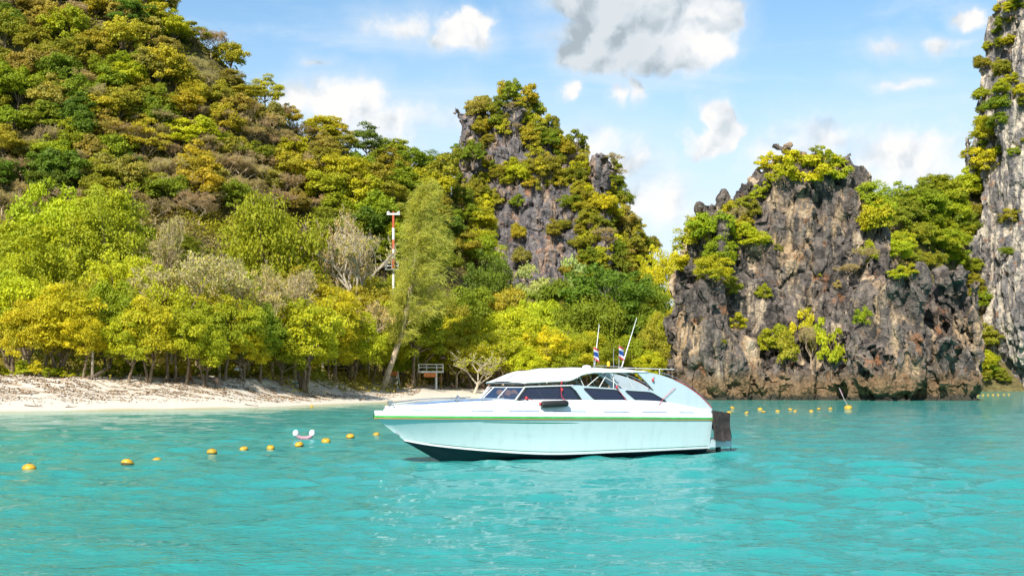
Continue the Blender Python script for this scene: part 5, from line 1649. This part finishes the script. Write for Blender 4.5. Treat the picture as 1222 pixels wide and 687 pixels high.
# lookout platform
p = spot(518, 463)
lk = empty("lookout_platform", p, .1)
tag(lk, "white raised lookout platform with railing and orange board on the beach", "platform")
zd = zs_at(p.y, 443.5) - p.z
k = p.y / F_PX
MB().box((-19 * k, -1.0, zd - .12), (11 * k, 1.0, zd + .12)).build("deck", M_WHTWOOD, lk)
MB().tube([(2.2 * k, -.7, -.3), (2.2 * k, -.7, zd - .1)], .17, 8).build("post", M_WHTWOOD, lk, True)
for x, y in ((-17 * k, .8), (9 * k, .8), (-17 * k, -.8)):
    MB().tube([(x, y, -.3), (x, y, zd - .1)], .07, 6).build("post", M_OCHWOOD, lk)
for x in (-18.5 * k, -9 * k, 3 * k, 10.5 * k):
    for y in (-.95, .95):
        MB().tube([(x, y, zd + .1), (x, y, zd + 1.05)], .055, 5).build("baluster", M_WHTWOOD, lk)
for z in (.62, 1.05):
    for y in (-.95, .95):
        MB().box((-19 * k, y - .035, zd + z - .05), (11 * k, y + .035, zd + z + .05)).build("handrail", M_WHTWOOD, lk)
MB().box((-12.5 * k, -.98, zd - .75), (2 * k, -.92, zd - .16)).build("board", M_ORANGE, lk)
p2 = Vector((p.x + 10 * k, p.y + 1.5, p.z))
ps = empty("parasol", p2)
tag(ps, "small mauve parasol on a thin pole behind the lookout platform", "parasol")
zt_ = zs_at(p2.y, 425) - p2.z
MB().tube([(0, 0, -.3), (0, 0, zt_)], .04, 6).build("pole", M_DARKWOOD, ps)
MB().loft([[(r * math.cos(a), r * math.sin(a), z) for a in np.linspace(0, 6.283, 9)[:-1]] for r, z in ((.62, zt_ - .32), (.35, zt_ - .10), (.03, zt_))], True).build("shade", M_MAUVE, ps)
# lifeguard chair
p = spot(470, 462.5)
lg = empty("lifeguard_chair", p, -.15)
tag(lg, "white ladder-like lifeguard chair with an orange top on the sand", "chair")
for sx in (-1, 1):
    MB().tube([(sx * .75, -.65, -.2), (sx * .45, -.1, 1.75)], .07, 6).build("leg", M_WHTWOOD, lg)
    MB().tube([(sx * .75, .75, -.2), (sx * .45, .35, 2.3)], .07, 6).build("leg", M_WHTWOOD, lg)
for z in (.25, .6, .95, 1.3):
    u = (z + .2) / 1.95
    MB().box((-(.75 - .3 * u), -.65 + .55 * u - .05, z - .035), (.75 - .3 * u, -.65 + .55 * u + .03, z + .035)).build("rung", M_WHTWOOD, lg)
MB().box((-.55, -.2, 1.62), (.55, .42, 1.72)).build("seat", M_OCHWOOD, lg)
MB().box((-.5, .32, 1.72), (.5, .40, 2.3)).build("backrest", M_ORANGE, lg)
MB().box((-.85, -.12, .95), (-.4, -.05, 1.35)).build("board", M_ORANGE, lg)
# wooden hut under the trees
h_ = at_ground(409, 163)
hut = empty("wooden_hut", h_, .12)
tag(hut, "ochre timber hut with a grey thatched roof among the trees behind the beach", "hut")
for x in (-1.7, 1.7):
    for y in (-1.2, 1.2):
        MB().tube([(x, y, -.3), (x, y, 2.3)], .09, 6).build("post", M_OCHWOOD, hut)
for z in (.45, .95, 1.45):
    MB().box((-1.75, -1.28, z - .09), (1.75, -1.18, z + .09)).build("rail", M_OCHWOOD, hut)
MB().box((-1.7, 1.15, .1), (1.7, 1.22, 2.2)).build("back_wall", M_DARKWOOD, hut)
MB().box((-1.8, -1.2, .05), (1.8, 1.2, .17)).build("floor", M_OCHWOOD, hut)
MB().box((-2.1, -1.6, 2.0), (2.1, -1.48, 2.2)).build("beam", M_OCHWOOD, hut)
MB().add([(-2.2, -1.7, 2.2), (2.2, -1.7, 2.2), (2.2, 1.7, 2.2), (-2.2, 1.7, 2.2), (-1.2, 0, 3.2), (1.2, 0, 3.2)], [(0, 1, 5, 4), (1, 2, 5), (2, 3, 4, 5), (3, 0, 4), (3, 2, 1, 0)]).build("roof", M_THATCH, hut)
h_ = at_ground(395, 165)
kio = empty("dark_shed", h_, -.1)
tag(kio, "dark timber shed with a white lamp beside the ochre hut", "shed")
MB().box((-.9, -.9, -.2), (.9, .9, 2.35)).build("walls", M_DARKWOOD, kio)
MB().add([(-1.2, -1.3, 2.35), (1.2, -1.3, 2.35), (1.2, 1.1, 2.8), (-1.2, 1.1, 2.8), (-1.2, -1.3, 2.43), (1.2, -1.3, 2.43), (1.2, 1.1, 2.88), (-1.2, 1.1, 2.88)], [(0, 3, 2, 1), (4, 5, 6, 7), (0, 1, 5, 4), (1, 2, 6, 5), (2, 3, 7, 6), (3, 0, 4, 7)]).build("roof", M_THATCH, kio)
MB().box((-.35, -.96, .0), (.35, -.91, 1.8)).build("door", M_OCHWOOD, kio)
MB().lathe([(.12, 0), (.20, .10), (.20, .2), (.08, .3)], (.55, -1.1, 1.75), 10).build("lamp", M_FLOATW, kio, True)
# bench, parasol, barrel, cool box
p = spot(302, 451.5)
be = empty("wooden_bench", p, .05)
tag(be, "dark plank bench on the sand bank left of the thick-stemmed tree", "bench")
MB().box((-1.15, -.2, .42), (1.15, .2, .50)).build("seat", M_DARKWOOD, be)
for x in (-.9, .9):
    MB().box((x - .07, -.16, -.15), (x + .07, .16, .42)).build("leg", M_DARKWOOD, be)
p = Vector(at_ground(284, 131))
pa = empty("white_parasol", p)
tag(pa, "white parasol in the shade under the green shore tree", "parasol")
MB().tube([(0, 0, -.2), (0, 0, 1.25)], .03, 6).build("pole", M_DARKWOOD, pa)
MB().loft([[(r * math.cos(a), r * math.sin(a), z) for a in np.linspace(0, 6.283, 9)[:-1]] for r, z in ((.48, .88), (.42, 1.0), (.25, 1.2), (.02, 1.3))], True).build("shade", M_FLOATW, pa)
p = Vector(at_ground(380, 158))
bl = empty("blue_barrel", p)
tag(bl, "small blue plastic barrel on the sand left of the dark shed", "barrel")
MB().lathe([(.24, 0), (.28, .1), (.29, .45), (.28, .75), (.22, .85), (0, .86)], n=14).build("drum", M_BLUEP, bl, True)
MB().lathe([(.295, .28), (.31, .3), (.295, .32)], n=14).build("hoop", M_BLUEP, bl, True)
p = Vector(at_ground(423, 162))
cb = empty("cool_box", p, .3)
tag(cb, "blue and white cool box at the right of the ochre hut", "box")
MB().box((-.4, -.25, 0), (.4, .25, .42)).build("case", M_BLUEP, cb)
MB().box((-.42, -.27, .423), (.42, .27, .52)).build("lid", M_FLOATW, cb)
# driftwood, stumps and fallen trunks on the bank
rw = random.Random(8)
def log(px, py, L, r, ang, lift, nb, label, dark=False):
    p = spot(px, py)
    root = empty("driftwood_log", p, ang)
    mt = M_DRIFTD if dark else M_DRIFT
    def gz_(x): 
        c_, s_ = math.cos(ang), math.sin(ang)
        return ground_z(p.x + x * c_, p.y + x * s_) - p.z
    pts = []
    for i in range(7):
        u = i / 6.0; x = (u - .5) * L
        pts.append((x, rw.uniform(-.08, .08) * L * .3, max(gz_(x) + r * .35 + lift * u ** 1.5 + rw.uniform(-.02, .05), gz_(x) + .02)))
    MB().tube(pts, [r * (1.1 - .65 * i / 6.0) for i in range(7)], 8).build("trunk", mt, root, True)
    for b in range(nb):
        i = rw.randrange(2, 7); q = Vector(pts[i]); a = rw.uniform(0, 6.28); l_ = L * rw.uniform(.14, .32)
        e_ = q + Vector((math.cos(a) * l_ * .8, math.sin(a) * l_ * .5, rw.uniform(.1, .75) * l_))
        MB().tube([q, q.lerp(e_, .5) + Vector((0, 0, .08)), e_], [r * .5, r * .36, r * .12], 6).build("branch", mt, root, True)
    tag(root, label, "driftwood", "driftwood on the sand bank")
for a in [
    (92, 449, 4.2, .17, .15, .5, 5, "long forked grey driftwood log below the golden shore tree"),
    (70, 447, 2.6, .10, -.5, .9, 4, "thin reddish driftwood branch raised at one end, left of the long log", True),
    (118, 452, 2.4, .20, .9, 1.2, 5, "upright tangled dark root on the sand bank at the left", True),
    (140, 449, 2.2, .14, -.2, .3, 3, "short grey log right of the tangled root"),
    (36, 470, 1.6, .05, .1, .15, 3, "single thin stick lying on the white sand, far left", True),
    (40, 485, 1.5, .05, .0, .12, 4, "small brown branch washed up at the water's edge on the left", True),
    (85, 486, .9, .04, .2, .08, 2, "tiny brown branch at the waterline right of the washed-up branch", True),
    (210, 453, 2.0, .13, .4, .2, 2, "dark log beside the dark tree stems on the bank", True),
    (240, 452, 3.2, .15, -.1, .2, 2, "pale log half buried right of the dark stems"),
    (330, 455, 4.0, .12, .05, .2, 3, "long thin log at the foot of the thick-stemmed tree"),
    (385, 460, 2.6, .08, .1, .1, 2, "dark thin log on the sand below the wooden hut", True),
    (300, 484, 1.4, .04, -.25, .05, 1, "lone brown twig on the sand near the water, middle of the beach", True),
    (168, 452, 3.0, .16, 0.05, .2, 2, "grey log left of the dark tree stems"),
    (432, 478, .7, .10, .3, .25, 3, "small stranded root at the waterline left of the boat's bow", True),
]: log(*a)
# low stems on the bank edge (trees cut by the sea)
def stump(px, py, hgt, r, label, mt):
    p = spot(px, py)
    root = empty("tree_stump", p, rw.uniform(0, 6))
    MB().tube([(0, 0, -.3), (.03, 0, hgt * .4), (.08, .05, hgt)], [r * 1.3, r, r * .8], 8).build("stem", mt, root, True)
    for k in range(5):
        a = 1.256 * k + rw.uniform(-.3, .3); l_ = rw.uniform(.5, 1.1)
        MB().tube([(0, 0, .35), (math.cos(a) * l_ * .5, math.sin(a) * l_ * .5, .12), (math.cos(a) * l_, math.sin(a) * l_, -.2)], [r * .55, r * .4, r * .2], 6).build("root", mt, root, True)
    tag(root, label, "stump", "bare stems along the bank edge")
for a in [(200, 455, 3.2, .16, "dark bare stem standing on the bank, left of a pair", M_DRIFTD), (210, 455.5, 3.4, .14, "dark bare stem standing on the bank, right of a pair", M_DRIFTD),
          (226, 454, 3.2, .17, "rust-coloured trunk with exposed roots on the bank edge", pbr("rust_bark", (.30, .13, .05), .9, vary=.4)), (110, 452, 2.6, .13, "grey stem above the tangled driftwood", M_DRIFT), (64, 446, 1.6, .16, "short thick stump near the left end of the bank", M_DRIFTD)]: stump(*a)
# boulders near the leaning trunk
M_BOULD = rock_material("beach_boulder", (.12, .10, .09), (.30, .26, .22), (.42, .32, .22), (.5, .44, .36), .5, False)
for i, (px, py, s_) in enumerate([(446, 456, .5), (452, 457, .6), (459, 457.5, .45), (449, 458, .35), (540, 455, .5), (547, 454, .4)]):
    p = spot(px, py)
    bm = bmesh.new(); bmesh.ops.create_icosphere(bm, subdivisions=3, radius=s_)
    co = np.array([v.co[:] for v in bm.verts]); d = fbm(co * 1.6 + i * 9, 3, .55, i) * .9
    for v, q in zip(bm.verts, d): v.co = Vector((v.co.x * (1 + q) * 1.3, v.co.y * (1 + q), v.co.z * (1 + q) * .75))
    me = bpy.data.meshes.new("boulder"); bm.to_mesh(me); bm.free()
    o = link("boulder", me, M_BOULD); o.location = p + Vector((0, 0, s_ * .2))
    tag(o, ["brown boulder left of the leaning feathery tree trunk", "larger brown boulder at the foot of the leaning trunk", "brown boulder right of the leaning trunk", "smallest boulder before the leaning trunk", "grey boulder under the pale twisted tree", "small grey boulder behind the pale twisted tree"][i], "rock", "boulders on the beach")
# leaf litter
def litter():
    rng = np.random.default_rng(31); n = 9000
    px = rng.uniform(-30, 470, n * 2); s = rng.triangular(6, 17, 24, n * 2)
    X0 = (px - 611) / F_PX * 130
    Yd = shore_y(X0) + s; X = X0
    pat = fbm(np.stack([X * .35, Yd * .7, 0 * X], 1), 3, .5, 61)
    ok = (pat > -.04) & ((X < -20) | (rng.random(len(X)) < .35))
    X, Yd = X[ok][:n], Yd[ok][:n]
    Z = terrain_h(X, Yd) + .03
    C = np.stack([X, Yd, Z], 1)
    V, F = leaf_quads(rng, C, rand_dirs(rng, len(X)) * .55 + (0, 0, 1), .26)
    me = mesh_np("leaf_litter", V, F, False, {"rnd": np.repeat(rng.random(len(X)), 4)})
    m, nt, out = mat_new("dead_leaves")
    b = nt.new('ShaderNodeBsdfPrincipled'); b.inputs['Roughness'].default_value = .9
    nt.l.new(nt.ramp(nt.new('ShaderNodeAttribute', attribute_name="rnd").outputs['Fac'], [(0, (.09, .05, .025)), (.5, (.26, .15, .07)), (1, (.46, .32, .17))]), b.inputs['Base Color'])
    nt.l.new(b.outputs[0], out.inputs[0])
    tag(link("leaf_litter", me, m), "brown dead leaves washed up along the sand bank", "litter", None, "stuff")
litter()

# ================================================================== people on the sand
M_SKIN = pbr("skin", (0.50, 0.30, 0.20), 0.6)
M_HAIRS = [pbr("dark_hair", (0.03, 0.02, 0.015), 0.6), pbr("fair_hair", (0.35, 0.22, 0.10), 0.6)]
CLOTH = {n: pbr("cloth_" + n, c, 0.85) for n, c in (("red", (.55, .05, .04)), ("purple", (.22, .04, .30)), ("white", (.72, .71, .69)), ("blue", (.04, .12, .40)), ("black", (.025, .025, .03)), ("orange", (.65, .20, .03)), ("teal", (.02, .25, .33)))}
POSES = {
 "standing": dict(pel=(0,0,.95), sp=(0,.01,1.14), ch=(0,0,1.33), nk=(0,0,1.48), hd=(0,-.02,1.60), tp=(0,-.01,1.69), sh=(.18,0,1.41), el=(.25,.03,1.13), wr=(.26,-.06,.88), hp=(.10,0,.92), kn=(.11,-.02,.50), an=(.11,.03,.09), to=(.13,-.14,.035), hdir=(0,-.25,-1)),
 "sitting": dict(pel=(0,0,.13), sp=(0,.07,.32), ch=(0,.13,.50), nk=(0,.14,.65), hd=(0,.11,.77), tp=(0,.11,.86), sh=(.18,.14,.58), el=(.27,.26,.33), wr=(.30,.34,.07), hp=(.10,-.02,.12), kn=(.13,-.36,.43), an=(.12,-.55,.08), to=(.13,-.70,.05), hdir=(.1,-.6,-.15)),
 "lying": dict(pel=(0,0,.13), sp=(0,.20,.13), ch=(0,.40,.14), nk=(0,.56,.14), hd=(0,.69,.15), tp=(0,.78,.15), sh=(.19,.50,.13), el=(.32,.28,.09), wr=(.34,.03,.06), hp=(.10,-.04,.12), kn=(.12,-.44,.17), an=(.13,-.84,.09), to=(.16,-.93,.16), hdir=(0,-1,0)),
}
def skin_mesh(name, verts, edges, rad, root, sub=1):
    me = bpy.data.meshes.new(name); me.from_pydata(verts, edges, [])
    o = bpy.data.objects.new(name, me); COL.objects.link(o)
    o.modifiers.new("skin", 'SKIN'); s = o.modifiers.new("sub", 'SUBSURF'); s.levels = sub; s.render_levels = sub
    if not me.skin_vertices: me.skin_vertices.new()
    for i, r in enumerate(rad):
        me.skin_vertices[0].data[i].radius = (r, r); me.skin_vertices[0].data[i].use_root = (i == root)
    dg = bpy.context.evaluated_depsgraph_get()
    out = bpy.data.meshes.new_from_object(o.evaluated_get(dg))
    bpy.data.objects.remove(o)
    for p in out.polygons: p.use_smooth = True
    return out
def pose_meshes(nm, P):
    V, E, Rd = [], [], []
    def add(p, r, par=None):
        V.append(tuple(p)); Rd.append(r)
        if par is not None: E.append((par, len(V) - 1))
        return len(V) - 1
    pel = add(P['pel'], .135); sp = add(P['sp'], .12, pel); ch = add(P['ch'], .145, sp); nk = add(P['nk'], .055, ch)
    hd = add(P['hd'], .088, nk); tp = add(P['tp'], .072, hd)
    f = Vector((0, -1, 0)) if nm != "lying" else Vector((0, 0, 1))
    add(Vector(P['hd']) + f * .105, .014, hd)                             # nose
    for sx in (1, -1):
        m = lambda p: (p[0] * sx, p[1], p[2])
        s_ = add(m(P['sh']), .062, ch); e_ = add(m(P['el']), .044, s_); w_ = add(m(P['wr']), .030, e_)
        hdv = Vector(m(P['hdir'])).normalized(); side = Vector((-sx, 0, 0)); 
        palm = add(Vector(V[w_]) + hdv * .075, .034, w_)
        nrm = hdv.cross(side).normalized()
        for k, (off, ln) in enumerate(((-.030, .075), (-.010, .088), (.010, .082), (.030, .062))):
            a = add(Vector(V[palm]) + nrm * off * 1.1 + hdv * .045, .0095, palm)
            add(Vector(V[a]) + hdv * ln * .6 + side * .015, .008, a)
        t_ = add(Vector(V[w_]) + hdv * .05 + nrm * -.045 + side * .02, .011, w_); add(Vector(V[t_]) + hdv * .04 + side * .02, .009, t_)
        h_ = add(m(P['hp']), .105, pel); k_ = add(m(P['kn']), .062, h_); a_ = add(m(P['an']), .040, k_); add(m(P['to']), .032, a_)
    body = skin_mesh("body_" + nm, V, E, Rd, 0); body.materials.append(M_SKIN)
    # shorts round hips and thighs, top round the chest
    Vs = [P['pel'], tuple(Vector(P['pel']).lerp(Vector(P['sp']), .45))]; Es = [(0, 1)]; Rs = [.150, .138]
    for sx in (1, -1):
        a = Vector((P['hp'][0] * sx, P['hp'][1], P['hp'][2])); b = Vector((P['kn'][0] * sx, P['kn'][1], P['kn'][2]))
        Vs += [tuple(a), tuple(a.lerp(b, .42))]; n = len(Vs); Es += [(0, n - 2), (n - 2, n - 1)]; Rs += [.118, .105]
    shorts = skin_mesh("shorts_" + nm, Vs, Es, Rs, 0)
    c1, c2 = Vector(P['sp']).lerp(Vector(P['ch']), .55), Vector(P['ch']).lerp(Vector(P['nk']), .12)
    topm = skin_mesh("top_" + nm, [tuple(c1), tuple(c2)], [(0, 1)], [.148, .162], 0)
    # hair cap: back and crown of the head
    mb = MB(); hc = Vector(P['hd']).lerp(Vector(P['tp']), .35) - f * .018
    up = (Vector(P['tp']) - Vector(P['nk'])).normalized(); sd = up.cross(f).normalized()
    rows = []
    for i in range(6):
        th = i / 5.0 * 1.95; rows.append([hc + up * (.118 * math.cos(th)) + (sd * math.cos(a) - f * math.sin(a)) * (.102 * math.sin(th) + .002) - (f * .0) for a in np.linspace(-.35, math.pi + .35, 12)])
    mb.loft(rows); hair = mb.mesh("hair_" + nm, True)
    return body, shorts, topm, hair
PM = {k: pose_meshes(k, v) for k, v in POSES.items()}
_cl = {}
def clothed(me, c):
    if (me.name, c) not in _cl:
        q = me.copy(); q.materials.clear(); q.materials.append(CLOTH[c]); _cl[(me.name, c)] = q
    return _cl[(me.name, c)]
_hr = {}
def person(px, py, pose, rz, shorts, top, hair, label):
    p = spot(px, py)
    b, s_, t_, h_ = PM[pose]
    o = bpy.data.objects.new("person", b); COL.objects.link(o)
    nx, ny = (ground_z(p.x + .3, p.y) - ground_z(p.x - .3, p.y)) / .6, (ground_z(p.x, p.y + .3) - ground_z(p.x, p.y - .3)) / .6
    o.location = (p.x, p.y, p.z + (.0 if pose == "standing" else -.02))
    if pose == "standing": o.rotation_euler = (0, 0, rz)
    else:
        n = Vector((-nx, -ny, 1)).normalized()
        o.rotation_euler = (Vector((0, 0, 1)).rotation_difference(n).to_matrix() @ Matrix.Rotation(rz, 3, 'Z')).to_euler()
    for nm, me in (("shorts", clothed(s_, shorts)),) + ((("top", clothed(t_, top)),) if top else ()):
        c = bpy.data.objects.new(nm, me); COL.objects.link(c); c.parent = o
    if (h_.name, hair) not in _hr:
        q = h_.copy(); q.materials.clear(); q.materials.append(M_HAIRS[hair]); _hr[(h_.name, hair)] = q
    c = bpy.data.objects.new("hair", _hr[(h_.name, hair)]); COL.objects.link(c); c.parent = o
    tag(o, label, "person", "people on the beach")
for a in [
    (478, 461.5, "sitting", .2, "red", None, 0, "person in red shorts sitting right beside the lifeguard chair"),
    (487, 462.0, "sitting", -.3, "red", "blue", 0, "person in blue top and red shorts sitting, second right of the lifeguard chair"),
    (493, 462.5, "lying", 1.3, "black", None, 0, "sunbather in black shorts lying left of the lookout platform"),
    (506, 461.0, "sitting", .4, "orange", None, 1, "person in orange shorts sitting under the left end of the lookout platform"),
    (513, 462.0, "lying", 1.1, "white", "white", 1, "sunbather in white lying in front of the lookout platform"),
    (526, 461.0, "standing", .2, "red", "red", 0, "person standing in red clothes under the lookout platform"),
    (533, 462.5, "lying", -1.2, "blue", None, 1, "sunbather in blue shorts lying right of the lookout platform"),
    (540, 462.5, "sitting", .5, "black", "black", 0, "person in black swimwear sitting left of the pale twisted tree"),
    (547, 463.0, "lying", 1.4, "teal", "teal", 1, "sunbather in teal swimwear lying under the pale twisted tree"),
    (553, 462.0, "standing", -.4, "white", "white", 1, "person standing in white before the pale twisted tree"),
    (559, 463.0, "sitting", .1, "purple", "black", 0, "person in black top and purple shorts sitting right of the person in white"),
    (565, 463.5, "sitting", -.5, "black", "white", 0, "person in white top and black shorts sitting on the sand near the boat's bow"),
    (571, 464.0, "lying", 1.0, "orange", None, 1, "sunbather in orange shorts lying near the boat's windscreen"),
    (577, 463.5, "sitting", .3, "blue", "orange", 0, "person in orange top sitting just left of the boat's windscreen"),
    (583, 464.0, "sitting", -.2, "purple", "purple", 0, "person in purple sitting behind the boat's windscreen"),
    (258, 459, "sitting", .6, "blue", "red", 0, "person in a red top sitting alone on the bank below the white parasol"),
    (368, 457, "standing", .5, "red", None, 0, "person in red shorts standing beside the thick-stemmed tree"),
    (342, 457, "lying", 1.4, "teal", "teal", 0, "person in teal swimwear lying at the foot of the thick-stemmed tree"),
    (431, 450.5, "standing", .1, "black", "black", 0, "person in dark clothes standing right of the ochre hut"),
]: person(*a)
tw_ = spot(346, 457.5)
tb = MB().loft([[(x, y, .03 + .015 * math.sin(3 * x + 4 * y)) for x in np.linspace(-.9, .9, 8)] for y in np.linspace(-.45, .45, 5)]).build("towel", M_TEAL)
tb.location = tw_ + Vector((.9, -.2, .0)); tb.rotation_euler = (.18, 0, .2)
sm_ = tb.modifiers.new("thickness", 'SOLIDIFY'); sm_.thickness = .02
tag(tb, "teal beach towel spread at the foot of the thick-stemmed tree", "towel")
